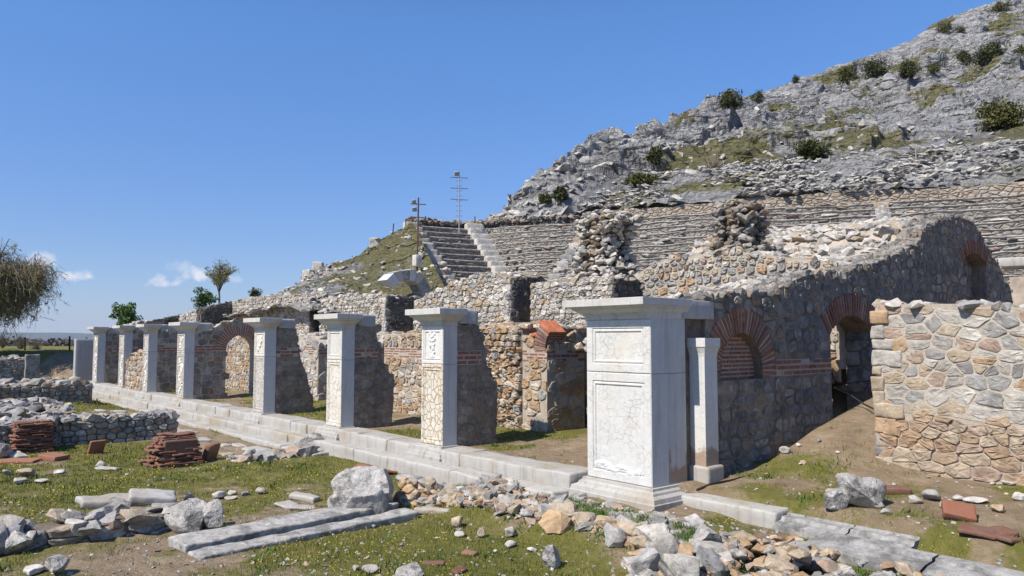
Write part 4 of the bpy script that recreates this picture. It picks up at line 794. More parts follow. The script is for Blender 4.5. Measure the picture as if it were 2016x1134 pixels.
the = thing('theatre_seating', 'ruined ancient theatre with rows of stone seats curving up the foot of the hill', 'ancient theatre', (-15, 18, 2))
KS = 28                                                                  # first stair falls at the kink; the wedges beyond it
cuts = [0, 34, 62, 88, len(right)-1]
m = MB(); terrace(m, left, nL, seatprof(0, 18), .02, 3, .03, 1); m.build('seating_wedge', [M_SEAT, M_TREAD], the)
for i, (a, c) in enumerate(zip(cuts[:-1], cuts[1:])):
    m = MB(); terrace(m, right[a:c+1], nR[a:c+1], seatprof(0, NROW), .025+.02*(i > 0), 20+i, .035+.04*(i > 0), 1); m.build('seating_wedge', [M_SEAT, M_TREAD], the)
# loose and projecting seat slabs
m = MB(); PR, NR_ = dense(right, nR, .3); PL, NL_ = dense(left, nL, .3)
for Pq, Nq, nr, cnt in ((PR, NR_, NROW, 1500), (PL, NL_, 18, 60)):
    for _ in range(cnt):
        k = rng.integers(len(Pq)); j = rng.integers(0, nr); d = (j+1)*RUN-rng.uniform(.0, .16); p = Pq[k]+Nq[k]*d
        az = math.atan2(Nq[k][1], Nq[k][0])+math.pi/2; L = rng.uniform(.14, .42)
        add_rock(m, (p[0], p[1], ZT-j*RISE-.07-rng.uniform(0, .16)), L, .10, rng.uniform(.04, .085), az+rng.normal()*.12, .06, lib=ROCK1)
m.build('seat_slab', M_GREYST, the)
# stairways
def stair(P0, n0, side, nst, wdt=.55, z_off=.06, mats=M_PALE):
    m = MB()
    for j in range(nst):
        d = (j+.5)*RUN; p = P0+n0*d; az = math.atan2(n0[1], n0[0]); z = ZT-j*RISE
        rbox(m, (-RUN*.5, -wdt/2, -RISE), (RUN*.5, wdt/2, z_off+rng.uniform(-.04, .06)), .03, .15, .05, 2.5, rng.random(), seed=j, M=rot3(az), o=(p[0], p[1], z))
        if rng.random() < .7: add_rock(m, (p[0], p[1], z+.06), .2, .16, .12)
    m.build('stairway', mats, the, True)
stair(right[0], mit, 0, NROW, 1.0, .30, M_STEPLIT)
for c in cuts[1:-1]: stair(right[c], nR[c], 0, NROW, .6, .03, M_GREYST)
m = MB()                                                                  # stepped end of the near wing and the little stair beside it
for j in range(18):
    for q_, dz in ((0., .10), (-.75, -.14), (-1.5, -.42)):
        p = left[0]+nL[0]*((j+.5)*RUN)+dirn*(q_-.15); z = ZT-j*RISE
        if q_ < 0 and j < 5: continue
        rbox(m, (-RUN*.55, -.4, -.9), (RUN*.55, .35, dz+rng.uniform(-.06, .1)), .04, .14, .07, 2., rng.random(), seed=40+j*3, M=rot3(math.atan2(nL[0][1], nL[0][0])), o=(p[0], p[1], z))
        for _ in range(3): add_rock(m, (p[0]+rng.normal()*.3, p[1]-.2+rng.normal()*.2, z+rng.uniform(-.2, .12)), .2, .15, .12)
m.build('wing_end', M_PALE, the, True)
# parapet behind the top row, the passage and the ruined upper tiers
m = MB(); pp = lambda h: [(-.75, ZT+h), (-.25, ZT+h+.03), (-.2, ZT-.05)]
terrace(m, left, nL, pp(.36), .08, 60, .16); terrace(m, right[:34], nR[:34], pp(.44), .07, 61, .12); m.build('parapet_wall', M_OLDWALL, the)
m = MB(); terrace(m, right[33:], nR[33:], [(-1.6, ZT+.78), (-1.1, ZT+.8), (-.95, ZT+.74), (-.92, ZT-.05), (0.1, ZT)], .10, 62, .16); m.build('passage_wall', M_OCHREWALL, the)
upp = [(-1., ZT+.85)]
for j in range(9): upp += [(-1.1-j*1.0, ZT+.95+j*.40), (-1.95-j*1.0, ZT+1.02+j*.40), (-2.05-j*1.0, ZT+1.3+j*.40)]
upp += [(-13, ZT+4.2)]
m = MB(); terrace(m, right[33:], nR[33:], upp[::-1], .32, 70, .30); o = m.build('upper_terrace', M_MOUND, the, True)
me = o.data; at = me.attributes.new('g', 'FLOAT', 'POINT'); vc_ = np.empty(len(me.vertices)*3, np.float32); me.vertices.foreach_get('co', vc_); vc_ = vc_.reshape(-1, 3)
at.data.foreach_set('value', (.46+fbm(vc_*[1, 1, 2], .25, 4, 77)*.9).astype(np.float32))
m = MB(); PU, NU = dense(right[30:], nR[30:], .3)
for _ in range(3600):
    k = rng.integers(len(PU)); d = -rng.uniform(.7, 10.5); p = PU[k]+NU[k]*d; L = rng.uniform(.08, .27)*(1.5 if rng.random() < .06 else 1)
    if fbm(np.array([[p[0], p[1], 0.]]), .25, 3, 77)[0] > .12: continue
    zz = np.interp(-d, [1., 10.1], [ZT+.95, ZT+4.55]); jj = ((-d-1.1) % 1.)
    add_rock(m, (p[0], p[1], zz+.05+rng.normal()*.06), L*1.2, L*.8, L*.34, None, .18, lib=ROCK1)
m.build('upper_rubble', M_SCREE, the)
m = MB(); PU, NU = dense(right[:34], nR[:34], .3)
for _ in range(420):
    k = rng.integers(len(PU)); p = PU[k]+NU[k]*(-rng.uniform(.1, .9)); L = rng.uniform(.1, .26); add_rock(m, (p[0], p[1], ZT+.42+rng.normal()*.06), L, L*.8, L*.5, lib=ROCK1)
for _ in range(120):
    k = rng.integers(len(PL)); p = PL[k]+NL_[k]*(-rng.uniform(.1, .9)); L = rng.uniform(.1, .26); add_rock(m, (p[0], p[1], ZT+.35+rng.normal()*.06), L, L*.8, L*.5, lib=ROCK1)
m.build('parapet_stones', M_OLD, the)
# ---------------------------------------------------------------- rocky hill
ridge_px = [(960, 428, 64), (1000, 412, 66), (1060, 380, 70), (1090, 352, 72), (1120, 335, 74), (1180, 297, 80), (1250, 264, 85), (1300, 247, 90), (1350, 232, 95), (1420, 213, 101), (1500, 184, 108), (1600, 147, 118), (1700, 112, 128), (1760, 92, 134), (1800, 76, 138), (1830, 55, 142), (1860, 38, 146), (1900, 24, 150), (1960, 4, 156), (2016, -22, 162), (2300, -160, 185), (2800, -350, 215)]
ru = np.array([r[0] for r in ridge_px]); rp_ = np.array([hd(u, v, y) for u, v, y in ridge_px])
base_pts = np.array([np.append(right[k]+nR[k]*(-d), ZT+h) for k, d, h in [(0, 1.0, .45), (8, 1.2, .6), (16, 1.6, .7), (28, 2.2, .9), (36, 8, 3.5), (48, 9.5, 4.1), (64, 10., 4.3), (80, 10, 4.3), (96, 10, 4.3), (112, 10, 4.4), (len(right)-30, 11, 4.6), (len(right)-1, 12, 5)]])
bu = np.linspace(0, 1, len(base_pts)); NQ, NK = 620, 430
qq = np.linspace(0, 1, NQ); Bq = np.stack([np.interp(qq, bu, base_pts[:, i]) for i in range(3)], 1)
uB = np.interp(qq, [0, .09, .18, .27, .36, .5, .64, .78, .9, 1], [960, 1030, 1120, 1240, 1400, 1640, 1850, 2050, 2350, 2800])
Rq = np.stack([np.interp(uB, ru, rp_[:, i]) for i in range(3)], 1)
kk = np.concatenate([np.linspace(0, 1, NK-60)**.92, 1+np.linspace(.01, 1, 60)**1.5*.8]); H = np.zeros((NQ, NK, 3))
for i, k in enumerate(kk):
    if k <= 1: H[:, i] = Bq+(Rq-Bq)*k; H[:, i, 2] -= (Rq[:, 2]-Bq[:, 2])*.10*math.sin(math.pi*k)
    else: H[:, i] = Rq+(Rq-Bq)*[1, 1, 0]*(k-1); H[:, i, 2] -= (k-1)*(k-1)*30+(k-1)*(Rq[:, 2]-Bq[:, 2])*.2
Hv = H.reshape(-1, 3); wv = Hv@rot3(0, -.35, .25).T
kf = np.tile(kk, NQ); fade = np.clip(np.minimum(kf*14, 1), 0, 1)*np.clip(np.repeat(ss(.01, .26, qq), NK), .05, 1)
big = fbm(wv*[1, 1, 1.5], .05, 3, 301); cliff = ss(.08, .55, fbm(wv*[1, 1, 1.6], .07, 3, 333)+.30*np.repeat(ss(.5, .1, qq), NK)+.15)
b1, e1 = blocks(wv*[1, 1, 1.5], .12, 311); b2, e2 = blocks(wv*[1, 1, 1.7]+b1[:, None]*.4, .34, 322); b3, e3 = blocks(wv*[1, 1, 1.8], .95, 344)
hh = 1.3*big+(2.8*b1+.3*np.minimum(e1*4, 1))*(.25+.75*cliff)+(1.15*b2)*(.45+.55*cliff)+.42*b3+.2*fbm(wv*[1, 1, 1.6], .9, 4, 355)
ridg = np.where(kf < 1, 1, 1); damp = 1-.7*np.exp(-((kf-1)/.06)**2)
lq = wv@np.array([-.22, .30, .93])+fbm(wv, .10, 3, 377)*3.; f1 = (lq/2.4) % 1.; f2 = (lq/.95+fbm(wv, .3, 3, 378)) % 1.
hh = hh+((.75*f1)*(.35+.65*ss(-.2, .3, fbm(wv, .09, 3, 379)))+.28*f2)*fade
tone = np.clip(.15+.45*b2+.25*b1+.35*b3-.10+.25*fbm(wv*[.6, .6, 2.4], .7, 4, 380), 0, 1)
hh = hh.reshape(NQ, NK)
for _ in range(1): hh[1:-1] = (hh[:-2]+2*hh[1:-1]+hh[2:])/4; hh[:, 1:-1] = (hh[:, :-2]+2*hh[:, 1:-1]+hh[:, 2:])/4
hh = hh.ravel(); nrm = np.array([.18, -.62, .76]); Hv = Hv+(hh*fade*damp)[:, None]*nrm-np.outer((fade*1.1*damp), nrm)*1.
gH = .46-.60*cliff+fbm(wv*[.7, .7, 2.2], .16, 4, 366)*1.25+.22*np.exp(-kf*9)
I = np.arange(NQ*NK).reshape(NQ, NK); q = np.stack([I[:-1, :-1], I[1:, :-1], I[1:, 1:], I[:-1, 1:]], -1).reshape(-1, 4)
m = MB(); m.add(Hv, q, tone); tag(m.build('hillside', M_HILL, attrs={'g': gH}), kind='structure')
HP2 = proj(Hv[:NQ*NK])
def onhill(u, v):
    d = (HP2[:, 0]-u)**2+(HP2[:, 1]-v)**2+np.where(kf > 1, 1e6, 0); c = np.where(d < 64)[0]
    if len(c) == 0: return Hv[np.argmin(d)]
    return Hv[c[np.argmin(HP2[c, 2])]]
# boulders strewn on the slope (one scree mass)
m = MB()
for _ in range(1500):
    i = rng.integers(45, NQ); k = int((NK-70)*rng.random()**2.6); p = Hv[i*NK+k]; L = rng.uniform(.10, .38)*(2. if rng.random() < .04 else 1); add_rock(m, p+[0, 0, .02*L], L, L*.8, L*.42, None, .4, lib=ROCK1)
tag(m.build('scree', M_SCREE), 'grey limestone scree strewn over the hillside', None, None, 'stuff')
# stony turf mound beyond the near wing
mr = np.array([hd(u, v, y) for u, v, y in ((812, 437, 37), (780, 452, 37.5), (745, 467, 38), (700, 503, 38.5), (660, 520, 39), (625, 530, 39.5), (600, 548, 40), (560, 576, 41), (480, 600, 43), (380, 625, 46))])
mf = np.array([hd(u, v, y) for u, v, y in ((885, 583, 31.5), (860, 588, 31.5), (820, 590, 31.5), (760, 592, 31.5), (700, 596, 31), (650, 600, 30), (600, 600, 31.5), (540, 604, 33.5), (460, 618, 37), (380, 632, 42))])
nq, nk = 150, 110; a_ = np.linspace(0, 1, nq); MRq = np.stack([np.interp(a_, np.linspace(0, 1, len(mr)), mr[:, i]) for i in range(3)], 1); MFq = np.stack([np.interp(a_, np.linspace(0, 1, len(mf)), mf[:, i]) for i in range(3)], 1)
ks = np.linspace(-.12, 1.5, nk); G = np.zeros((nq, nk, 3))
for i, k in enumerate(ks):
    G[:, i] = MFq+(MRq-MFq)*k; 
    if k > 1: G[:, i, 2] = MRq[:, 2]-(k-1)*(MRq[:, 2]-MFq[:, 2])*1.1
Gv = G.reshape(-1, 3); Gv = Gv+np.outer(fbm(Gv, .5, 4, 401)*.35+fbm(Gv, 2., 3, 402)*.12, [0, -.3, .95]); I = np.arange(nq*nk).reshape(nq, nk)
gM = np.repeat(ss(.8, .15, a_)*.62, nk)+.12+fbm(Gv, .4, 4, 403)*.8-.15*np.tile(ss(.25, 0, ks), nq)
m = MB(); m.add(Gv, np.stack([I[:-1, :-1], I[:-1, 1:], I[1:, 1:], I[1:, :-1]], -1).reshape(-1, 4), .5); tag(m.build('mound', M_MOUND, smooth=True, attrs={'g': gM}), kind='structure')
m = MB()
for _ in range(2300):
    k = rng.integers(len(Gv)); L = rng.uniform(.06, .22)
    if gM[k] > .42 and rng.random() < .85: continue
    add_rock(m, Gv[k]+rng.normal(size=3)*[.1, .1, .02], L, L*.75, L*.45, None, .35, lib=ROCK1)
tag(m.build('stone_debris', M_PALE), 'pale broken stones covering the mound beside the theatre', None, None, 'stuff')
for u, v, y, lab in ((601, 538, 40, 'squared white block on the lower skyline of the mound'), (622, 531, 39.6, 'squared white block higher on the skyline of the mound'), (732, 468, 38.2, 'rough grey boulder on the upper skyline of the mound')):
    mp = proj(Gv); c_ = np.where(np.abs(mp[:, 0]-u) < 8)[0]; p = Gv[c_[np.argmin(mp[c_, 1])]]+np.array([0, 0, .05]); m = MB(); rbox(m, (-.28, -.25, -.3), (.28, .25, .22), .05, .1, .06, 2., .1, seed=u, M=rot3(u*.1), o=p); tag(m.build('stone_block', M_PALE, smooth=True), lab, 'stone block')
# ---------------------------------------------------------------- marble arch of the side entrance
AS = -19.5; ac = hs(804, 582, AS); at_, az_ = float(ac[1]), float(ac[2])
q1 = hs(771, 565, AS); q2 = hs(838, 583, AS); top_ = hs(801, 529, AS); Ro = float(top_[2]-az_+.0); Wd = float(q2[1]-q1[1])/2+.28
root = thing('marble_arch', 'free standing half buried arch of big marble blocks in front of the theatre', 'arch', (AS, at_, az_-.3)); ri = Ro*.60
angs = [-.1, .4, .8, 1.15, 1.5, 1.85, 2.2, 2.6]
for i, (a, c) in enumerate(zip(angs[:-1], angs[1:])):
    m = MB(); lp = []
    for r, t in ((ri, a+.01), (Ro+rng.uniform(-.05, .06), a+.01), (Ro+rng.uniform(-.05, .06), c-.01), (ri, c-.01)): lp.append((r, t))
    fr = [(AS, at_+r*math.cos(t)*1.05, az_+r*math.sin(t)) for r, t in lp]; bk = [(AS-.75, y, z) for _, y, z in fr]; rings(m, [fr, bk]); m.build('voussoir', [M_MARBLE_GREYSHADE, M_SLAB, M_STEP][i % 3] if i else M_SLAB, root)
m = MB(); rbox(m, (AS-.75, at_+ri*1.0-.05, az_-.75), (AS+.02, at_+Ro+.55, az_-.12), .05, .12, .05, 2., seed=9); m.build('springer_block', M_SLAB, root, True)
# ---------------------------------------------------------------- two ruined rubble piers
def pier(label, t, prof, dark, yaw):
    m = MB(); root = None
    for z0, x0, x1 in prof: pass
    zs = np.arange(prof[0][0], prof[-1][0]+.05, .13)
    for z in zs:
        a = np.interp(z, [p[0] for p in prof], [p[1] for p in prof]); c = np.interp(z, [p[0] for p in prof], [p[2] for p in prof]); w_ = (c-a)/2-.10; dp = min(w_, .75); cx = (a+c)/2
        n_ = int(12+w_*24)
        for i in range(n_):
            th = 2*math.pi*i/n_+rng.uniform(0, .5); r_ = 1+rng.normal()*.07; s_ = rng.uniform(.07, .17); ex_ = abs(math.cos(th))**.6*np.sign(math.cos(th)); ey_ = abs(math.sin(th))**.6*np.sign(math.sin(th))
            add_rock(m, (cx+(w_-.10)*ex_*r_, t+(dp-.1)*ey_*r_, z+rng.normal()*.04), s_, s_*.85, s_*.55, None, .3, lib=ROCK2)
        V, f = ICO[2]; m.add(V*[max(w_-.15, .1), max(dp-.15, .1), .16]+[cx, t, z], f, .5, 1)
    o = m.build('ruined_pier', [M_OLD if dark else M_PALE, M_DARKJOINT]); tag(o, label, 'ruined pier')
def pp_(px, t): return [(float(ht(u0, v, t)[2]), float(ht(u0, v, t)[0]), float(ht(u1, v, t)[0])) for v, u0, u1 in px]
pier('ragged rubble pier with an overhanging dark cap', 8., pp_([(562, 1128, 1252), (540, 1140, 1242), (515, 1146, 1232), (490, 1154, 1228), (470, 1154, 1232), (455, 1146, 1250), (444, 1146, 1254), (432, 1168, 1236)], 8.), False, 0)
pier('darker stubby rubble pier of grey stones', TR+.9, pp_([(512, 1380, 1528), (497, 1395, 1520), (480, 1412, 1505), (450, 1410, 1505), (430, 1408, 1508), (416, 1414, 1500), (408, 1435, 1475)], TR+.9), True, 0)
# ---------------------------------------------------------------- low ruined walls in front of the steps
def lowwall(name, label, s0, s1, t0, t1, z0, z1, mats, ch=.17, faceS=True, faceT=True, dens=22, size=.14, relief=.045, zf=None, group=None, turf=0):
    root = thing(name, label, 'low wall', ((s0+s1)/2, (t0+t1)/2, z0), group); m = MB(); zf = zf or (lambda a, b_: z1)
    prism(m, [(t0+.06, z0-.2), (t1-.06, z0-.2), (t1-.06, z1-.04), (t0+.06, z1-.04)], (s1-.06, 0, 0), EXY, NS, s1-s0-.12, mi=0)
    kw = dict(ch=ch, asp=1.5, joint=.012, relief=relief, rough=.9)
    if faceS: masonry(m, [(t0, z0-.1), (t1, z0-.1), (t1, z1), (t0, z1)], (s1-.06, 0, 0), EXY, NS, **kw)
    if faceT:
        masonry(m, [(s0, z0-.1), (s1, z0-.1), (s1, z1), (s0, z1)], (0, t0+.06, 0), EXX, NF, **kw); masonry(m, [(s0, z0-.1), (s1, z0-.1), (s1, z1), (s0, z1)], (0, t1-.06, 0), EXX, (0, 1, 0), **kw)
    for _ in range(int((s1-s0)*(t1-t0)*dens)):
        a, b_ = rng.uniform(s0+.05, s1-.02), rng.uniform(t0+.05, t1-.05); sz = size*rng.uniform(.5, 1.5)
        add_rock(m, (a, b_, z1-.02+rng.normal()*.03), sz*rng.uniform(.8, 1.4), sz, sz*rng.uniform(.4, .75), tilt=.25, mi=1)
    m.build('masonry', mats, root); return root
DJ = [M_DARKJOINT, M_GREYST]
lowwall('low_wall', 'long low fieldstone wall with a shaded face behind the red tile stacks', -14.65, -13.9, -9.5, -2.1, -.55, .16, DJ, .16, dens=30)
lowwall('low_wall', 'thick low wall with a dark shaded end just beyond the long low wall', -29., -25.75, -6., -1.7, -.3, .42, DJ, .18, dens=7, size=.2)
lowwall('low_wall', 'farther low stone wall beside the upright grey slab', -45.6, -43.2, -9., -1.35, -.4, 1.0, DJ, .2, dens=6, size=.24)
lowwall('low_wall', 'broken fieldstone wall between the long low wall and the thick dark ended wall', -21.5, -17.2, -9., -3.8, -.4, .12, DJ, .18, dens=9, size=.19)
lowwall('low_wall', 'low wall of big rounded stones at the lower left corner', -4.55, -3.8, -9., -4.75, -.62, -.20, DJ, .19, dens=16, size=.15)
lowwall('low_wall', 'short row of low dark stones right of the red tile stack', -9.2, -8.7, -2.6, -.75, -.6, -.36, DJ, .16, dens=26, size=.15)
p = hs(63, 742, -43.); m = MB(); rbox(m, (-.10, -.36, -.6), (.10, .34, 1.15), .03, .14, .03, 2., .5, M=rot3(.1), o=(p[0], p[1], p[2]+.1)); tag(m.build('upright_slab', M_SLAB, smooth=True), 'grey stone slab set upright at the end of the farther low wall', 'slab')
# orange rubble retaining wall across the foreground
root = thing('retaining_wall', 'low collapsing wall of orange and white stones running below the corner pier', 'low wall', (-.5, -1.4, -.4)); m = MB()
fr = [(-3.55, -1.95), (-2.8, -1.75), (-1.9, -1.62), (-1., -1.62), (-.2, -1.66), (.6, -1.62), (1.3, -1.6), (1.9, -1.5)]; fx = [a for a, _ in fr]; fy = [b_ for _, b_ in fr]
for row in range(5):
    z = -.56+row*.10; x = fx[0]
    while x < fx[-1]:
        s_ = rng.uniform(.07, .16)*(1.5 if rng.random() < .12 else 1); t = np.interp(x, fx, fy)+row*.045+rng.normal()*.03
        add_rock(m, (x, t, z+rng.normal()*.02), s_*1.15, s_*.9, s_*.72, rng.normal()*.4, .25, lib=ROCK3 if s_ > .12 else ROCK2, mi=0 if row > 3 and rng.random() < .7 else 1); x += s_*1.55
for _ in range(620):
    x = rng.uniform(-3.6, 2.2); t = np.interp(x, fx, fy)+rng.uniform(.15, 1.25)**1.2; s_ = rng.uniform(.03, .08) if rng.random() < .6 else rng.uniform(.06, .15); z = g1(x, t)
    add_rock(m, (x, t, z+.0), s_*1.2, s_, s_*.55, None, .3, lib=ROCK3 if s_ > .11 else ROCK2, mi=0)
for a, b_, s_, mi_ in ((-.15, -1.72, .24, 1), (.75, -1.6, .19, 0), (-2.55, -1.6, .2, 0), (-1.0, -1.5, .17, 0), (1.15, -1.55, .18, 0)):
    add_rock(m, (a, b_, -.22), s_, s_*.55, s_*.75, 0.3, .3, lib=ROCK3, mi=mi_)
for _ in range(150):
    r_ = rng.random()**.6*.75; a_q = rng.uniform(0, 6.28); x, t = -2.45+math.cos(a_q)*r_*.95, -.85+math.sin(a_q)*r_*.55; s_ = rng.uniform(.05, .15); add_rock(m, (x, t, g1(x, t)+.30*(1-(r_/.75)**1.5)*rng.uniform(.3, 1)), s_*1.2, s_*.9, s_*.55, None, .35, lib=ROCK3 if s_ > .1 else ROCK2, mi=0 if rng.random() < .75 else 1)
for _ in range(260):
    x = rng.uniform(-3.5, -.6); t = np.interp(x, fx, fy)+rng.uniform(-.05, .7); s_ = rng.uniform(.04, .12); add_rock(m, (x, t, g1(x, t)+rng.uniform(0, .12)), s_*1.25, s_*.9, s_*.55, None, .3, lib=ROCK3 if s_ > .1 else ROCK2, mi=0 if rng.random() < .6 else 1)
m.build('masonry', [M_GREYST, M_OCHRE := stone_mat('ochre_fieldstone', [(.42, .30, .185), (.38, .27, .165), (.45, .35, .24), PINK, (.36, .245, .145), TAN], .15, lich=.6)], root)
# rubble edge at the lower right
root = thing('retaining_wall', 'rubble edge of grey and brown stones along the lower right corner', 'low wall', (3.5, -1.9, -.4)); m = MB()
for _ in range(620):
    x = rng.uniform(1.9, 6.5); k = rng.random(); t = -1.75-.10*(x-2)+1.2*k*k; s_ = rng.uniform(.035, .125)*(1.35 if rng.random() < .1 else 1)
    add_rock(m, (x, t, -.5+.38*min(1, k*1.5)+rng.normal()*.03), s_*1.25, s_*.9, s_*.6, None, .3, lib=ROCK3 if s_ > .11 else ROCK2, mi=0 if rng.random() < .6 else 1)
for u, v, s_ in ((1305, 1085, .27), (1385, 1070, .24), (1330, 1125, .26), (1400, 1120, .23), (1270, 1110, .2), (1360, 1040, .2)):
    p = hz(u, v, -.28); add_rock(m, p, s_, s_*.85, s_*.8, None, .3, lib=ROCK3, mi=0)
for _ in range(150):
    p = hz(rng.uniform(1240, 1450), rng.uniform(1040, 1150), -.40); s_ = rng.uniform(.06, .13); add_rock(m, p, s_*1.2, s_, s_*.7, None, .3, lib=ROCK2, mi=0 if rng.random() < .6 else 1)
m.build('masonry', [M_GREYST, M_OCHRE], root)
# ---------------------------------------------------------------- stub piers of thin red tiles
def tiles(label, s0, s1, t0, t1, z0, z1, taper=.2, seed=0):
    m = MB(); z = z0; n_ = int((z1-z0)/.034)
    for i in range(n_):
        k = i/n_; w0 = taper*k**2.; a0, a1, b0, b1 = s0+w0*(s1-s0)*.9, s1-w0*(s1-s0)*.5, t0+w0*.4*(t1-t0), t1-w0*.4*(t1-t0)
        x = a0
        while x < a1-.05:
            L = rng.uniform(.10, .28); y = b0
            while y < b1-.05:
                W = rng.uniform(.14, .30); ex_ = rng.normal()*.055; tl = rng.normal()*.05
                if rng.random() < .06: y += W; continue
                rbox(m, (x+ex_, y+ex_*.7-rng.uniform(0, .04), z+.002), (min(x+L, a1)+rng.uniform(-.03, .035), min(y+W, b1)+rng.uniform(-.02, .03), z+.033), .008, .09, .018, 6., rng.random(), seed=seed+i, M=None, o=(rng.normal()*.02, rng.normal()*.02, rng.normal()*.006)); y += W
            x += L
        z += .034
    rbox(m, (s0+.1, t0+.1, z0-.2), (s1-.1, t1-.1, z1-.12), .03, .3, 0, rnd=.9)
    o = m.build('tile_pier', M_TILE); tag(o, label, 'tile pier')
tiles('stub of a pier of thin red tiles standing alone on the grass', -10.0, -8.95, -3.95, -3.1, -.62, .22, .45, 3)
tiles('stub of a pier of thin red tiles leaning against the long low wall', -13.9, -13.25, -5.75, -5.05, -.62, .26, .1, 9)
def slabthing(name, label, cat, p, dims, az, mat, tilt=(0, 0), seed=0, r=.015, amp=.015, group=None, rnd=.4, sub=None):
    m = MB(); rbox(m, (-dims[0]/2, -dims[1]/2, -dims[2]/2), (dims[0]/2, dims[1]/2, dims[2]/2), r, .06, amp, 4., rnd, seed=seed, M=rot3(az, *tilt), o=p); return tag(m.build(name, mat, smooth=True), label, cat, group)
def on(u, v, z=-.5):
    r = ray(u, v); k = np.linspace(4, 60, 2200)/math.hypot(r[0], r[1]); P = CAM+np.outer(k, r); hit = np.where(P[:, 2] < gz(P[:, 0], P[:, 1]))[0]
    return P[hit[0]] if len(hit) else hz(u, v, z)
for u, v, d, az, tl, lab in ((22, 911, (1.1, .35, .07), .9, (.05, 0), 'long flat red tile at the left edge of the grass'), (106, 905, (.45, .4, .12), .6, (0, .1), 'thick square red tile resting on stones near the left edge'), (415, 905, (.5, .12, .34), 2.4, (.3, 0), 'broken red tile leaning beside the free standing tile pier'), (190, 893, (.36, .06, .32), 1.9, (.4, 0), 'dark tile fragment standing upright on the lawn'),
        (632, 1012, (.22, .13, .09), .9, (0, 0), 'loose red brick left of the big boulders'), (688, 1014, (.2, .13, .1), .7, (0, 0), 'loose red brick in front of the big boulders'), (680, 1028, (.08, .07, .06), .2, (0, 0), 'small brick chip lying on the long marble slab'),
        (720, 930, (.55, .3, .05), .4, (.35, .1), 'broken curved roof tile behind the big boulder'), (760, 934, (.4, .25, .05), 1.3, (-.3, .2), 'second broken roof tile behind the big boulder'), (1765, 972, (.36, .16, .09), .7, (.1, 0), 'red brick lying right of the round white boulder'), (1888, 1022, (.34, .26, .10), .4, (.5, .2), 'broken red tile propped on end at the right edge'),
        (1925, 1050, (.36, .3, .05), .2, (.05, .1), 'flat red tile lying near the right edge'), (1965, 1052, (.3, .26, .05), .9, (.05, -.1), 'flat red tile overlapping its neighbour at the right edge'), (1985, 1064, (.22, .2, .05), 1.3, (.05, .1), 'smallest flat red tile at the right edge'), (1897, 935, (.3, .2, .05), .7, (.1, 0), 'red tile fragment in the grass below the right wall'),
        (853, 1111, (.26, .1, .04), .9, (.1, 0), 'red tile sliver on the near grass'), (923, 1092, (.2, .12, .04), .3, (.2, 0), 'small red tile fragment on the near grass'), (905, 1129, (.2, .09, .05), 1.9, (.5, 0), 'red tile shard at the bottom edge')):
    p = on(u, v); slabthing('red_tile' if 'brick' not in lab else 'red_brick', lab, 'tile' if 'brick' not in lab else 'brick', p+[0, 0, d[2]*.5*abs(math.cos(tl[0]))+d[1]*.4*abs(math.sin(tl[0]))-.01], d, az, M_TILE, tl, u, rnd=[0, .3, .6, 1][u % 4])
# long marble slabs lying in the foreground
slabthing('marble_slab', 'long worn grey marble slab lying on the foreground grass', 'slab', (-2.98, -3.9, -.41), (.52, 3.2, .18), .12, M_SLAB, (0, .03), 5, .018, .022)
slabthing('marble_slab', 'narrow grey marble slab lying just in front of the long worn slab', 'slab', (-2.45, -3.85, -.455), (.30, 3.2, .16), .10, M_SLAB, (0, .03), 8, .018, .022)
for u, v, d, az, tl, lab in ((600, 985, (.5, .2, .10), .5, (.05, .1), 'flat white slab left of the big boulders'), (565, 997, (.34, .26, .05), .2, (0, .1), 'thin pale slab farthest left of the big boulders'), (596, 1002, (.38, .24, .05), 1., (0, .1), 'thin white slab lying in front of the flat slab'), (212, 925, (.55, .16, .06), .6, (0, 0), 'narrow white slab lying in the lawn'), (235, 990, (1.0, .5, .1), 1.5, (0, .05), 'broad cracked slab on top of the lower left wall'), (300, 985, (.6, .45, .12), 1.3, (.1, .12), 'tilted slab capping the lower left wall'), (850, 1012, (.55, .14, .10), .7, (0, 0), 'brown elongated slab right of the long marble slabs'), (805, 965, (.42, .3, .06), .3, (.1, .1), 'thin dark slab stacked right of the big boulder'), (810, 985, (.45, .3, .08), .5, (.1, .1), 'lower thin dark slab right of the big boulder')):
    p = on(u, v, -.2 if v < 992 and u < 310 and u > 220 else -.5); 
    if 220 < u < 310: p = hz(u, v, -.16)
    if u == 805: p = p+[0, 0, .18]
    slabthing('flat_slab', lab, 'slab', p+[0, 0, d[2]*.4], d, az, M_SLAB if 'dark' in lab else M_STEP, tl, u, .03, .03)
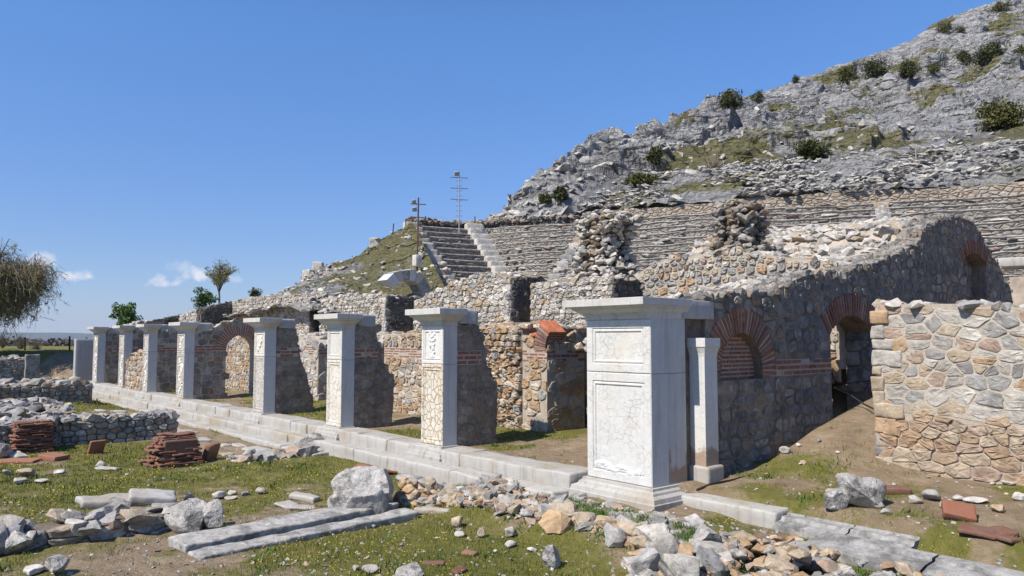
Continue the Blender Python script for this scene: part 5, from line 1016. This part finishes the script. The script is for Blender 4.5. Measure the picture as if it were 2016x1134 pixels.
# boulders, each its own shape
def boulder(label, u, v, w, h, az=0., seed=0, z=None, planes=12, mat=None, group=None, dep=.85, name='boulder', rnd=None, sub=5):
    p = on(u, v) if z is None else hz(u, v, z); Y = (p[0]-CAM[0])*A2[1]+(p[1]-CAM[1])*B2[1]; W = w*Y/F/2; Hh = h*Y/F/2
    V, f = rock_shape(seed, sub, planes, .07); V = V/np.abs(V).max(0); V = (V*[W, W*dep, Hh])@rot3(az).T+p+[0, 0, Hh*.85]; V = V+vdisp(V, W*.10, 1.2/W, seed)
    m = MB(); m.add(V, f, rng.random() if rnd is None else rnd); return tag(m.build(name, mat or M_BOULDER, smooth=True), label, 'boulder' if name == 'boulder' else 'stone', group)
for i, (lab, u, v, w, h, az) in enumerate((('largest flat topped white boulder beside the long marble slabs', 722, 1004, 150, 92, .3), ('rounded white boulder leaning on the largest flat topped boulder', 722, 1020, 84, 62, .8), ('small speckled boulder at the left foot of the big boulders', 668, 1012, 50, 42, .2), ('big round white boulder on the dirt in front of the right wall', 1690, 996, 98, 76, .4), ('smaller pitted boulder leaning on the round boulder near the right wall', 1643, 1000, 58, 50, 1.2),
        ('big grey end stone of the lower left wall', 372, 1046, 80, 70, .5), ('upright grey stone at the tip of the lower left wall', 420, 1046, 44, 66, .9), ('large rounded stone low in the wall at the left edge', 25, 1090, 70, 48, .3), ('grey rounded boulder at the bottom left', 111, 1132, 52, 40, .7), ('white boulder cut by the bottom edge', 808, 1142, 80, 36, .3), ('pointed grey stone near the bottom edge', 1083, 1118, 44, 50, 1.), ('round grey boulder against the low wall at the left edge', 8, 905, 40, 42, 0.), ('pale boulder lying on the near end of the steps', 611, 886, 64, 40, .6), ('white block left of the pale boulder by the steps', 585, 888, 34, 26, .2), ('rounded stone set on the grass behind a far pillar', 560, 800, 32, 22, .1), ('pale fallen rock at the foot of the quoin pier', 630, 783, 44, 24, .6))):
    boulder(lab, u, v, w, h, az, 520+i, planes=9+i % 5)
for i, (u, v, w, h, tan) in enumerate(((900, 1037, 30, 24, 1), (906, 1058, 26, 15, 0), (949, 1058, 20, 22, 0), (1003, 1058, 32, 22, 0), (1006, 1078, 28, 16, 0), (1048, 1086, 20, 10, 0), (728, 1127, 34, 16, 0), (700, 1124, 18, 12, 0), (66, 1130, 44, 18, 0), (196, 919, 20, 12, 0), (52, 938, 40, 18, 0), (38, 905, 34, 18, 0), (118, 932, 32, 8, 0), (38, 952, 34, 12, 0), (80, 950, 30, 8, 0), (431, 982, 28, 16, 0), (458, 974, 18, 10, 0), (483, 975, 22, 9, 0), (514, 972, 28, 14, 0), (455, 983, 26, 8, 0), (622, 885, 34, 14, 1), (649, 880, 12, 16, 0), (583, 858, 20, 10, 0), (13, 935, 20, 12, 0), (545, 892, 22, 9, 0), (520, 890, 12, 6, 0), (1405, 905, 40, 14, 0), (1545, 892, 24, 14, 0), (1572, 880, 12, 8, 0), (1612, 870, 12, 7, 0), (1575, 915, 10, 5, 0), (1510, 935, 8, 5, 0), (1650, 893, 10, 6, 0), (1760, 955, 12, 6, 0), (1955, 955, 14, 7, 0), (1985, 955, 26, 10, 0), (2008, 985, 30, 18, 0), (1730, 1000, 24, 16, 0), (1745, 1012, 26, 14, 0), (1835, 985, 40, 26, 0), (1860, 1000, 36, 20, 1), (1800, 990, 30, 18, 0), (1920, 990, 44, 12, 0), (1965, 1008, 30, 20, 1), (1885, 985, 24, 12, 0), (1895, 1005, 20, 12, 0), (735, 1040, 10, 8, 0), (250, 936, 8, 4, 0), (352, 1000, 16, 10, 1), (975, 1088, 10, 7, 0), (860, 1062, 9, 6, 0), (1080, 1050, 8, 6, 0), (790, 1075, 10, 6, 0), (640, 1105, 9, 6, 0), (565, 1115, 9, 6, 0))):
    boulder('small pale loose stone lying on the ground' if not tan else 'small tan loose stone lying on the ground', u, v, w, h, i*.7, 600+i, planes=9, mat=[M_PALE, M_OCHRE][tan], group='loose stones scattered over the ground', name='loose_stone', sub=3)
# gravel and chips
m = MB(); C_ = 0
for _ in range(5200):
    u = rng.uniform(-60, 2080); v = rng.uniform(790, 1180)**1.; p = hz(u, v, -.5 if rng.random() < .6 else 0); z = g1(p[0], p[1])
    if -.6 < p[1] < .5 and p[0] < .1 or abs(z-p[2]) > .35 or (p[0] < .1 and p[1] > 2.8): continue
    L = rng.uniform(.008, .03)*(1.7 if rng.random() < .1 else 1); add_rock(m, (p[0], p[1], z+L*.1), L*1.2, L, L*.6, None, .4, lib=ROCK1)
tag(m.build('gravel', M_GREYST), 'small stone chips strewn over grass and dirt', None, None, 'stuff')
# ---------------------------------------------------------------- grass, weeds and flowers
def blades(mb, s, t, z, h, w, rnd, lean=.6):
    n = len(s); az = rng.uniform(0, 6.283, n); la = rng.uniform(0, 6.283, n); L = h*rng.uniform(.1, lean, n); dx, dy = np.cos(az)*w/2, np.sin(az)*w/2
    V = np.stack([np.stack([s-dx, t-dy, z-.01], 1), np.stack([s+dx, t+dy, z-.01], 1), np.stack([s+np.cos(la)*L, t+np.sin(la)*L, z+h], 1)], 1).reshape(-1, 3)
    mb.add(V, np.arange(3*n).reshape(-1, 3), np.repeat(rnd, 3))
def fieldpts(n, r0, r1, pw=.55):
    r = r0*(r1/r0)**(rng.random(n)**pw); th = rng.uniform(-R_(37), R_(37), n); x, y = np.sin(th)*r, np.cos(th)*r
    return CAM[0]+x*A2[0]+y*A2[1], CAM[1]+x*B2[0]+y*B2[1], r
def freeground(s, t):
    bad = (t > -.62) & (t < .5) & (s < .3); bad |= (t > 2.8) & (s < .1); bad |= (t > 3.3) & (s > 1.5); bad |= (s < -13.85) & (s > -14.7) & (t < -2.1); bad |= (s > -4.6) & (s < -3.7) & (t < -4.7)
    bad |= (s > -3.3) & (s < -2.25) & (t < -2.35) & (t > -5.6); bad |= (np.abs(s) < .3) & (t > 1.2); bad |= (s > 0) & (s < 1.7) & (t > .35) & (t < 1.3); return ~bad
m = MB(); s, t, r = fieldpts(560000, 6.0, 62, .8); ok = freeground(s, t); s, t, r = s[ok], t[ok], r[ok]; gm = gmask(s, t); P = np.stack([s, t, 0*s], 1); gm2 = gm+fbm(P, 6., 3, 71)*.55
ok = gm2 > .50+rng.random(len(s))*.25; s, t, r, gm2 = s[ok], t[ok], r[ok], gm2[ok]; z = gz(s, t)
hgt = (.014+.03*rng.random(len(s))**2)*(1+.4*np.clip(gm2-.6, 0, 1))*np.clip(r/12, 1, 1.6); blades(m, s, t, z, hgt, .0035+.00075*r, np.clip(.45+fbm(np.stack([s, t, 0*s], 1), .9, 4, 72)*.9+rng.normal(size=len(s))*.2, 0, 1))
tag(m.build('grass', M_GRASS), 'short meadow grass growing in patches', None, None, 'stuff')
m = MB()
for _ in range(330):
    s, t, r = fieldpts(1, 6., 24, .8)
    if not freeground(s, t)[0] or gmask(s, t)[0] < .3: continue
    n_ = int(rng.integers(14, 46)); R0 = rng.uniform(.04, .14); a = s[0]+rng.normal(size=n_)*R0; b_ = t[0]+rng.normal(size=n_)*R0; blades(m, a, b_, gz(a, b_), rng.uniform(.03, .09, n_), rng.uniform(.012, .03, n_), rng.random(n_), 1.3)
for _ in range(420):                                                       # weeds rooted in the ruined walls
    x = rng.uniform(-3.6, 6.); t_ = rng.uniform(-1.6, -.5); n_ = int(rng.integers(16, 50)); a = x+rng.normal(size=n_)*.07; b_ = t_+rng.normal(size=n_)*.07; blades(m, a, b_, gz(a, b_)+.03, rng.uniform(.03, .09, n_), rng.uniform(.008, .022, n_), rng.random(n_), 1.2)
for _ in range(900):                                                       # dry and green tufts
    s, t, r = fieldpts(1, 6., 26, .8)
    if not freeground(s, t)[0]: continue
    n_ = int(rng.integers(10, 30)); R0 = rng.uniform(.03, .09); a = s[0]+rng.normal(size=n_)*R0; b_ = t[0]+rng.normal(size=n_)*R0; blades(m, a, b_, gz(a, b_), rng.uniform(.03, .085, n_), rng.uniform(.005, .010, n_), rng.random(n_), .9)
tag(m.build('weeds', M_WEED), 'broad leaved green weeds between the stones', None, None, 'stuff')
m = MB(); s, t, r = fieldpts(26000, 6.5, 40, .8); ok = freeground(s, t); s, t, r = s[ok], t[ok], r[ok]; ok = (gmask(s, t) > .58) & (fbm(np.stack([s, t, 0*s], 1), .7, 3, 81) > -.05); s, t, r = s[ok], t[ok], r[ok]; z = gz(s, t)+.045+.03*rng.random(len(s)); w_ = .003+.00042*r; c = rng.uniform(0, 6.28, len(s))
V = np.stack([np.stack([s+np.cos(c+k*1.5708)*w_, t+np.sin(c+k*1.5708)*w_, z+np.cos(c*3+k)*w_*.5], 1) for k in range(4)], 1).reshape(-1, 3); m.add(V, np.arange(4*len(s)).reshape(-1, 4), np.repeat(rng.random(len(s)), 4)); tag(m.build('flowers', M_FLOWER), 'tiny yellow flowers dotted through the grass', None, None, 'stuff')
# ---------------------------------------------------------------- bushes and trees
def leaves(mb, P, size, rnd, asp=.55):
    n = len(P); a = rng.normal(size=(n, 3)); a /= np.linalg.norm(a, axis=1, keepdims=True); b_ = np.cross(a, rng.normal(size=(n, 3))); b_ /= np.linalg.norm(b_, axis=1, keepdims=True)
    sz = size*rng.uniform(.6, 1.4, n)[:, None]; V = np.stack([P-a*sz, P+b_*sz*asp, P+a*sz, P-b_*sz*asp], 1).reshape(-1, 3); mb.add(V, np.arange(4*n).reshape(-1, 4), np.repeat(rnd, 4))
def crown(mb, c, rad, n, leaf, clumps=26, spread=.24, lowcut=-.5, shell=.55):
    c = np.array(c); rad = np.array(rad); D = rng.normal(size=(clumps, 3)); D /= np.linalg.norm(D, axis=1, keepdims=True); D[:, 2] = np.maximum(D[:, 2], lowcut); rr = rng.uniform(shell, .95, clumps)[:, None]; K = c+D*rad*rr
    k = rng.integers(clumps, size=n); sc_ = rng.uniform(.6, 1.35, clumps); off = rng.normal(size=(n, 3)); off /= np.linalg.norm(off, axis=1, keepdims=True); off *= rng.random((n, 1))**.45
    P = K[k]+off*rad*spread*1.7*sc_[k][:, None]; tone = rng.normal(size=clumps)*.16; leaves(mb, P, leaf, np.clip(.5+tone[k]+rng.normal(size=n)*.2, 0, 1)); return K
def bush(label, u, v, w, h, mat, seed, dens=1., name='bush', p=None):
    p = onhill(u, v+h*.34) if p is None else p; Y = (p[0]-CAM[0])*A2[1]+(p[1]-CAM[1])*B2[1]; W = w*Y/F/2; Hh = h*Y/F
    root = thing(name, label, 'bush', p, 'dark bushes on the rocky hillside' if 'hill' in label else None); m = MB(); crown(m, p+np.array([0, 0, Hh*.30]), (W*.84, W*.75, Hh*.55), int(min(3600, 900+w*h*.9)*dens), .028*math.sqrt(W*Hh)+.05, int(16+w*.25), .28, -.75, .3); m.build('crown', mat, root)
    m = MB()
    for k in range(5): a = rng.uniform(0, 6.28); tube(m, [p+[0, 0, -.3], p+np.array([math.cos(a)*W*.2, math.sin(a)*W*.2, Hh*.3]), p+np.array([math.cos(a)*W*.45, math.sin(a)*W*.45, Hh*.65])], [.05*Hh, .035*Hh, .015*Hh], 5)
    m.build('stem', M_BARK, root)
for i, (u, v, w, h, mt, lab) in enumerate(((1592, 292, 84, 42, 0, 'low wide dark bush midway on the hill above the dark rubble pier'), (1290, 297, 40, 40, 0, 'upright dark bush against the grey crag on the hill'), (1262, 350, 84, 26, 1, 'long flat bush on the hill just above the seating'), (1072, 386, 34, 28, 1, 'small bush at the left foot of the hill'), (1104, 378, 36, 32, 0, 'rounder small bush at the foot of the hill'), (1972, 222, 116, 66, 1, 'largest bush on the hill at the right edge'), (1664, 141, 58, 34, 1, 'bush on the upper hill, left of a touching pair'), (1724, 131, 62, 42, 0, 'bush on the upper hill, right of a touching pair'), (1797, 138, 52, 36, 0, 'dark bush on the upper hill beside a thin grey shrub'), (1834, 126, 36, 24, 1, 'thin grey shrub on the upper hill'), (1940, 101, 78, 48, 0, 'big dark bush high on the hill'), (1893, 110, 36, 26, 0, 'small dark bush touching the big one high on the hill'), (1446, 198, 66, 30, 0, 'spreading dark bush on the hill skyline'), (1497, 186, 30, 22, 0, 'small round bush on the hill skyline'), (1858, 46, 40, 26, 1, 'slanting dark bush under the hill summit'), (1890, 52, 26, 12, 1, 'tiny bush under the hill summit'), (1972, 6, 50, 22, 1, 'low bush at the hill summit'), (2010, 92, 24, 16, 1, 'small bush at the right edge high on the hill'), (1565, 150, 18, 16, 0, 'sparse tuft on the hill skyline'), (1478, 385, 18, 16, 2, 'bright green tuft above the dark rubble pier on the hill'))):
    bush(lab, u, v, w, h, [M_LEAFDARK, M_LEAFOLIVE, M_LEAFGREEN][mt], i)
def branchtree(root, base, H, R, mats, nb=9, twigs=260, leaf=.05, nleaf=6000, droop=0., trunk=.12, up=.75, levels=2):
    base = np.array(base); m = MB(); tw = MB(); tips = []
    top = base+[0, 0, H*.3]; tube(m, [np.array([base[0], base[1], min(base[2]-.3, g1(base[0], base[1])-.1)]), base+[.03*H, 0, H*.15], top], [trunk*1.3, trunk, trunk*.85], 7)
    for k in range(nb):
        a = 6.283*k/nb+rng.uniform(-.3, .3); e = rng.uniform(.15, 1.); d = np.array([math.cos(a)*R*e, math.sin(a)*R*e, H*(.68*up+.32*up*(1-e)*rng.uniform(.6, 1.2))]); q0 = base+[0, 0, H*rng.uniform(.18, .32)]; mid = q0+d*.5+rng.normal(size=3)*.06*H+[0, 0, .07*H]
        end = q0+d; pts = [q0, q0+(mid-q0)*.5+[0, 0, .03*H], mid, (mid+end)/2+rng.normal(size=3)*.03*H, end]; tube(m, pts, [trunk*.5, trunk*.4, trunk*.28, trunk*.16, trunk*.06], 5)
        for _ in range(twigs//nb):
            f_ = rng.uniform(.3, 1.); i0 = int(min(3, f_*4)); s_ = pts[i0]+(pts[i0+1]-pts[i0])*(f_*4-i0); dv = rng.normal(size=3); dv /= np.linalg.norm(dv); dv = dv*[1, 1, .8]+d/np.linalg.norm(d)*.6+[0, 0, .25]; L = R*rng.uniform(.22, .55)
            e1_ = s_+dv*L*.5; e2_ = s_+dv*L+np.array([0, 0, -droop*L]); tube(tw, [s_, e1_, e2_], [trunk*.10, trunk*.07, trunk*.03], 3); tips.append((s_, e1_, e2_))
            for _ in range(3):
                g_ = rng.uniform(.3, 1); b0 = s_+(e2_-s_)*g_; dq = rng.normal(size=3)*L*.3+[0, 0, -droop*L*.4]; tube(tw, [b0, b0+dq*.5, b0+dq], [trunk*.05, trunk*.04, trunk*.02], 3); tips.append((b0, b0+dq*.5, b0+dq))
    m.build('trunk', M_BARK, root); tw.build('twigs', M_TWIG, root)
    T = np.array(tips); k = rng.integers(len(T), size=nleaf); f_ = rng.random((nleaf, 1)); P = T[k, 0]+(T[k, 2]-T[k, 0])*f_+rng.normal(size=(nleaf, 3))*leaf*.8; lf = MB(); leaves(lf, P, leaf, rng.random(nleaf), .35); lf.build('crown', mats, root)
pw = hd(-28, 700, 46); root = thing('budding_tree', 'large bare twigged tree just coming into leaf at the left edge', 'tree', pw)
branchtree(root, pw, 6.7, 3.0, M_LEAFBUD, 34, 2400, .06, 95000, .95, .2, .72)
pb = hd(431, 596, 56); root = thing('bare_tree', 'slender budding tree rising behind the far cross walls', 'tree', pb); branchtree(root, pb, 2.5, 1.05, M_LEAFBUD, 9, 300, .05, 5000, 0., .07, .85)
def roundtree(label, u, v0, v1, w, Y, mat, n, cat='tree'):
    b_ = hd(u, v1+4, Y); H = (v1-v0)*Y/F; W = w*Y/F/2; root = thing('green_tree', label, cat, b_); gz_ = g1(b_[0], b_[1]); m = MB(); crown(m, np.array([b_[0], b_[1], (b_[2]+gz_)/2+.2]), (W*.8, W*.8, max(.3, (b_[2]-gz_)*.55)), int(n*.6), .04*math.sqrt(W*H)+.02, 30, .2, -1., .3); K = crown(m, b_+np.array([0, 0, H*.48]), (W*.85, W*.85, H*.52), n, .04*math.sqrt(W*H)+.02, 44, .17, -1., .25); m.build('crown', mat, root); m = MB(); tube(m, [np.array([b_[0], b_[1], g1(b_[0], b_[1])-.2]), b_+[0, 0, H*.3], b_+[0, 0, H*.7]], [.09*H, .06*H, .02*H], 6)
    for q_ in K[::2]: tube(m, [b_+[0, 0, H*.25], (b_+[0, 0, H*.4]+q_)/2, q_], [.03*H, .02*H, .008*H], 4)
    m.build('trunk', M_BARK, root)
roundtree('round bright green tree behind the far end of the ruins', 247, 587, 642, 66, 62, M_LEAFGREEN, 3800)
roundtree('loose light green tree in front of the slender budding tree', 400, 560, 606, 58, 54, M_LEAFGREEN, 1700)
roundtree('small dark evergreen poking above the ruins near the mound', 503, 560, 588, 30, 60, M_LEAFDARK, 1100)
for i, (u, v, w, h) in enumerate(((5, 686, 40, 40), (40, 690, 36, 34), (70, 692, 34, 26))):
    p = hd(u, v, 56); root = thing('bare_shrub', ['leafless brown shrub at the left edge under the big tree', 'leafless brown shrub left of the nearer fence post', 'leafless brown shrub right of the nearer fence post'][i], 'shrub', p); W = w*56/F/2; Hh = h*56/F; m = MB()
    for _ in range(70): a = rng.uniform(0, 6.28); d = np.array([math.cos(a)*W*rng.random(), math.sin(a)*W*rng.random(), Hh*rng.uniform(.4, 1)]); tube(m, [p, p+d*.5+rng.normal(size=3)*.05, p+d], [.02, .013, .006], 3)
    m.build('twigs', M_TWIG, root)
p = onhill(1405, 360); root = thing('bare_shrub', 'leafless pale shrub on the stony slope above the seating', 'shrub', p); m = MB()
for _ in range(90): a = rng.uniform(0, 6.28); d = np.array([math.cos(a)*.9*rng.random(), math.sin(a)*.9*rng.random(), 1.2*rng.uniform(.4, 1)]); tube(m, [p, p+d*.5+rng.normal(size=3)*.08, p+d], [.02, .014, .007], 3)
m.build('twigs', M_TWIG, root)
# ---------------------------------------------------------------- lamp masts
def mast(label, u0, v0, u1, v1, Y, arms, lamps, mat, aw, base=None, rungs=0, r=.035, tilt=.12):
    b_ = hd(u1, v1, Y); t_ = hd(u0, v0, Y); root = thing('lamp_mast', label, 'lamp mast', b_); m = MB(); tube(m, [b_-[0, 0, .3], t_], [r, r*.8], 8); m.build('pole', mat, root); rt = np.array([A2[0], B2[0], 0]); rd = rt*.93+np.array([.3, -.2, -tilt]); rd /= np.linalg.norm(rd)
    for v in arms: c = b_+(t_-b_)*((v1-v)/(v1-v0)); m = MB(); w_ = aw*Y/F/2; tube(m, [c-rd*w_, c+rd*w_], r*.6, 5); m.build('crossarm', M_RUST, root)
    for k in range(rungs): c = b_+(t_-b_)*(.12+.8*k/rungs); m = MB(); tube(m, [c-rt*.16, c+rt*.16], r*.3, 4); m.build('rung', M_RUST, root)
    for u, v, wd in lamps:
        c = hd(u, v, Y); q_ = wd*Y/F; m = MB(); rbox(m, (-q_/2, -q_*.35, -q_/2), (q_/2, q_*.35, q_/2), .02, .3, 0, M=rot3(.8, .25), o=c); o = m.build('floodlight', M_LAMP, root, True); m = MB(); rbox(m, (-q_*.38, -q_*.40, -q_*.36), (q_*.38, -q_*.352, q_*.36), .004, .3, 0, M=rot3(.8, .25), o=c); g_ = m.build('lens', M_GLASS, o); g_.matrix_parent_inverse = o.matrix_basis.inverted() @ Matrix.Translation(Vector((0, 0, 0)))
    if base: m = MB(); q_ = base*Y/F; rbox(m, (-q_/2, -q_/2, -.1), (q_/2, q_/2, q_*1.3), .02, .2, .01, o=b_); m.build('footing', M_CONC, root, True)
mast('dark rusty lamp mast with two lamps at the near end of the seating', 824, 389, 821, 520, 31, (402, 428, 456), ((815, 397, 8), (816, 412, 9)), M_RUST, 34, 14, 0, .04)
mast('tall galvanised lamp mast rising from the top of the seating', 904, 338, 904, 448, 40, (350, 371, 393), ((899, 342, 9),), M_GALV, 38, None, 9, .035)
mast('grey lamp mast behind the dark rubble pier', 1452, 333, 1452, 412, 44, (340, 361, 384), ((1444, 335, 8),), M_GALV, 26, None, 0, .035)
mast('thin grey lamp mast above the right hand seats', 1803, 290, 1803, 410, 40, (300, 345), (), M_GALV, 14, None, 8, .03)
# barrier, fence posts, cable
root = thing('metal_barrier', 'low grey metal crowd barrier at the foot of the thin mast', 'barrier', hd(1795, 410, 39)); m = MB()
for u in np.linspace(1770, 1822, 14): tube(m, [hd(u, 392, 39), hd(u, 410, 39)], .012, 4)
for v in (392, 409): tube(m, [hd(1770, v, 39), hd(1822, v, 39)], .02, 5)
m.build('rails', M_GALV, root)
for i, (u, v0, v1, Y, lab) in enumerate(((49, 664, 692, 50, 'dark fence post by the bare shrubs'), (137, 662, 691, 50, 'dark fence post left of the standing slab'), (773, 440, 462, 37.5, 'crooked fence post on the top of the mound'), (799, 431, 447, 38, 'thin fence stake at the end of the parapet'), (838, 425, 436, 39, 'thin fence stake above the near seats'), (935, 426, 436, 41, 'thin fence stake beside the white blocks at the stair head'))):
    m = MB(); r = .055 if i < 2 else .03; tube(m, [hd(u, v1+3, Y), hd(u+(2 if i == 2 else 0), v0, Y)], r, 6); tag(m.build('fence_post', M_WOODPOST), lab, 'fence post')
for us, vs, Ys, lab in (((49, 95, 137, 175, 215), (672, 676, 668, 671, 674), 50, 'sagging wire strung between the dark fence posts'), ((773, 786, 799, 820, 838, 880, 935), (443, 436, 434, 430, 428, 427, 428), 38.5, 'thin wire strung along the top of the seating')):
    m = MB(); tube(m, [hd(u, v, Ys) for u, v in zip(us, vs)], .007, 4); tag(m.build('fence_wire', M_GALV), lab, 'wire')
cp = [hz(u, v, z) for u, v, z in ((1347, 1010, -.30), (1352, 985, -.22), (1372, 967, -.06), (1400, 955, .01), (1440, 948, .03), (1480, 938, .04), (1515, 918, .06), (1580, 880, .2), (1620, 863, .3), (1660, 855, .42), (1700, 845, .5), (1716, 838, .52))]
pts = catmull(np.array(cp), 6) if False else np.array(cp)
m = MB(); q_ = np.linspace(0, len(pts)-1, 60); tube(m, np.stack([np.interp(q_, np.arange(len(pts)), pts[:, i]) for i in range(3)], 1)+[0, 0, .02], .014, 6); tag(m.build('cable', M_BLACK), 'black cable snaking from the corner pier over the dirt', 'cable')
m = MB(); tube(m, [hs(1640, 763, .1)+[.02, 0, 0], hs(1665, 778, .15)+[.1, 0, 0], hs(1700, 795, .5), hs(1722, 806, .9)], .014, 6); tag(m.build('cable', M_BLACK), 'black cable hanging inside the arched doorway', 'cable')
# ---------------------------------------------------------------- bits of ruin at the right
def hill_wall(name, label, px, Y, h0, mats, kw):
    a = hd(*px[0], Y); c = hd(*px[1], Y-1.2 if len(px) < 3 else Y); ex = (c-a)*[1, 1, 0]; L = np.linalg.norm(ex); ex /= L; nn = np.cross(ex, [0, 0, 1]); nn = nn if nn[1] < 0 else -nn
    simple_wall(name, label, 'wall', a, [([(0, -.6), (L, -.6), (L, h0*1.05), (L*.5, h0*.96), (0, h0*.8)], a, ex, nn, .6, kw)], [([(0, h0*.8), (L*.5, h0*.96), (L, h0*1.05)], a, ex, nn, .6, dict(size=.18, dens=9))], None, None, mats)
hill_wall('upper_terrace_wall', 'honey coloured terrace wall above the seats at the right edge', ((1908, 385), (2200, 372)), 37, 1.15, [M_MORTAR, M_WARM], dict(ch=.16, asp=1.9, joint=.012, relief=.03))
hill_wall('upper_terrace_wall', 'honey coloured wall remnant above the seats near the thin mast', ((1640, 412), (1770, 408)), 38.5, .75, [M_MORTAR, M_WARM], dict(ch=.16, asp=1.9, joint=.012, relief=.03))
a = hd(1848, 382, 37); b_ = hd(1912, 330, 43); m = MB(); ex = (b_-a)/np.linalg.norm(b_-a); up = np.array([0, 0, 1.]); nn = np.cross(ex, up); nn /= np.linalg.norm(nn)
rings(m, [[a-nn*.6-up, b_-nn*.6-up, b_+nn*.02-up, a+nn*.02-up], [a-nn*.6+up*.35, b_-nn*.6+up*.9, b_+nn*.02+up*.9, a+nn*.02+up*.35]]); tag(m.build('stair_shade_wall', M_OLDWALL), 'dark block added for the deep shade of the stair to the upper seats', 'wall')  # solid dark block in place of the stair passage, painting its deep shadow
for u, v, w, h, lab in ((1893, 362, 13, 24, 'white column drum standing beside the dark stair passage'), (1858, 366, 10, 12, 'short grey column stub left of the white column drum')):
    c = hd(u, v, 36.5); W = w*36.5/F/2; Hh = h*36.5/F/2; m = MB(); tube(m, [c-[0, 0, Hh+.3], c-[0, 0, Hh*.9], c+[0, 0, Hh*.9], c+[0, 0, Hh]], [W, W, W, W*.93], 14); tag(m.build('column_drum', M_MARBLE), lab, 'column drum')
a = hd(1963, 530, 24); m = MB(); rbox(m, (-.2, -.5, 0), (3.6, .6, .30), .04, .2, .03, 2., M=rot3(.15), o=a); tag(m.build('stone_lintel', M_STEP, smooth=True), 'long pale stone lintel at the right edge beyond the arched wall', 'lintel')
m = MB(); a = hd(1990, 606, 23.5); prism(m, [(0, -1), (3.5, -1), (3.5, 1.), (0, .95)], a, (1, .1, 0), (.1, -1, 0), .6); tag(m.build('plaster_wall', plain('old_plaster', (.36, .30, .24), .95, 0, .35, 3.)), 'plastered wall stub under the lintel at the right edge', 'wall')
# ---------------------------------------------------------------- distance
def grove(n, Y0, Y1, u0, u1, h, leaf):
    m = MB()
    for _ in range(n):
        Y = rng.uniform(Y0, Y1); p = hd(rng.uniform(u0, u1), 668, Y); p[2] = g1(p[0], p[1]); crown(m, p+[0, 0, h*.5], (h*.45, h*.45, h*.5), 220, leaf, 8, .3)
    return m
tag(grove(800, 240, 560, -260, 640, 10.5, 1.).build('distant_trees', plain('leafless_woods', (.10, .085, .068), .95)), 'distant brown leafless woods on the plain', None, None, 'stuff')
m = MB(); nh = 240; us = np.linspace(-1700, 3200, nh); fr = []; bk = []
for u in us:
    ang = (u-1008)/F; d = 7000.; x, y = math.sin(ang*.8)*d, math.cos(ang*.8)*d; w_ = np.array([CAM[0]+x*A2[0]+y*A2[1], CAM[1]+x*B2[0]+y*B2[1], 0]); hh_ = 26+60*(.5+.5*float(fbm(np.array([[u/260., 0., 0.]]), 1., 4, 9)[0])); fr.append(w_+[0, 0, -30]); bk.append(w_*1.12+[0, 0, hh_])
V = np.array(fr+bk+[q_*[1.4, 1.4, -1] for q_ in bk]); i_ = np.arange(nh-1); m.add(V, np.concatenate([np.stack([i_, i_+1, nh+i_+1, nh+i_], 1), np.stack([nh+i_, nh+i_+1, 2*nh+i_+1, 2*nh+i_], 1)])); tag(m.build('distant_hills', plain('wooded_hills', (.06, .075, .06), .95, 0, .3, .002), smooth=True), kind='structure')
# ---------------------------------------------------------------- air
vm = bpy.data.materials.new('air'); vm.use_nodes = True; t = vm.node_tree; t.nodes.clear(); o_ = t.nodes.new('ShaderNodeOutputMaterial'); pv = t.nodes.new('ShaderNodeVolumePrincipled')
pv.inputs['Color'].default_value = (.72, .82, 1, 1); pv.inputs['Density'].default_value = .00006; pv.inputs['Anisotropy'].default_value = .2; t.links.new(pv.outputs[0], o_.inputs['Volume'])
m = MB(); E_ = 12500.; c0 = [[-E_, -E_, -40], [E_, -E_, -40], [E_, E_, -40], [-E_, E_, -40]]; rings(m, [c0, [[a, b_, 230.] for a, b_, _ in c0]]); tag(m.build('haze', vm), kind='stuff')
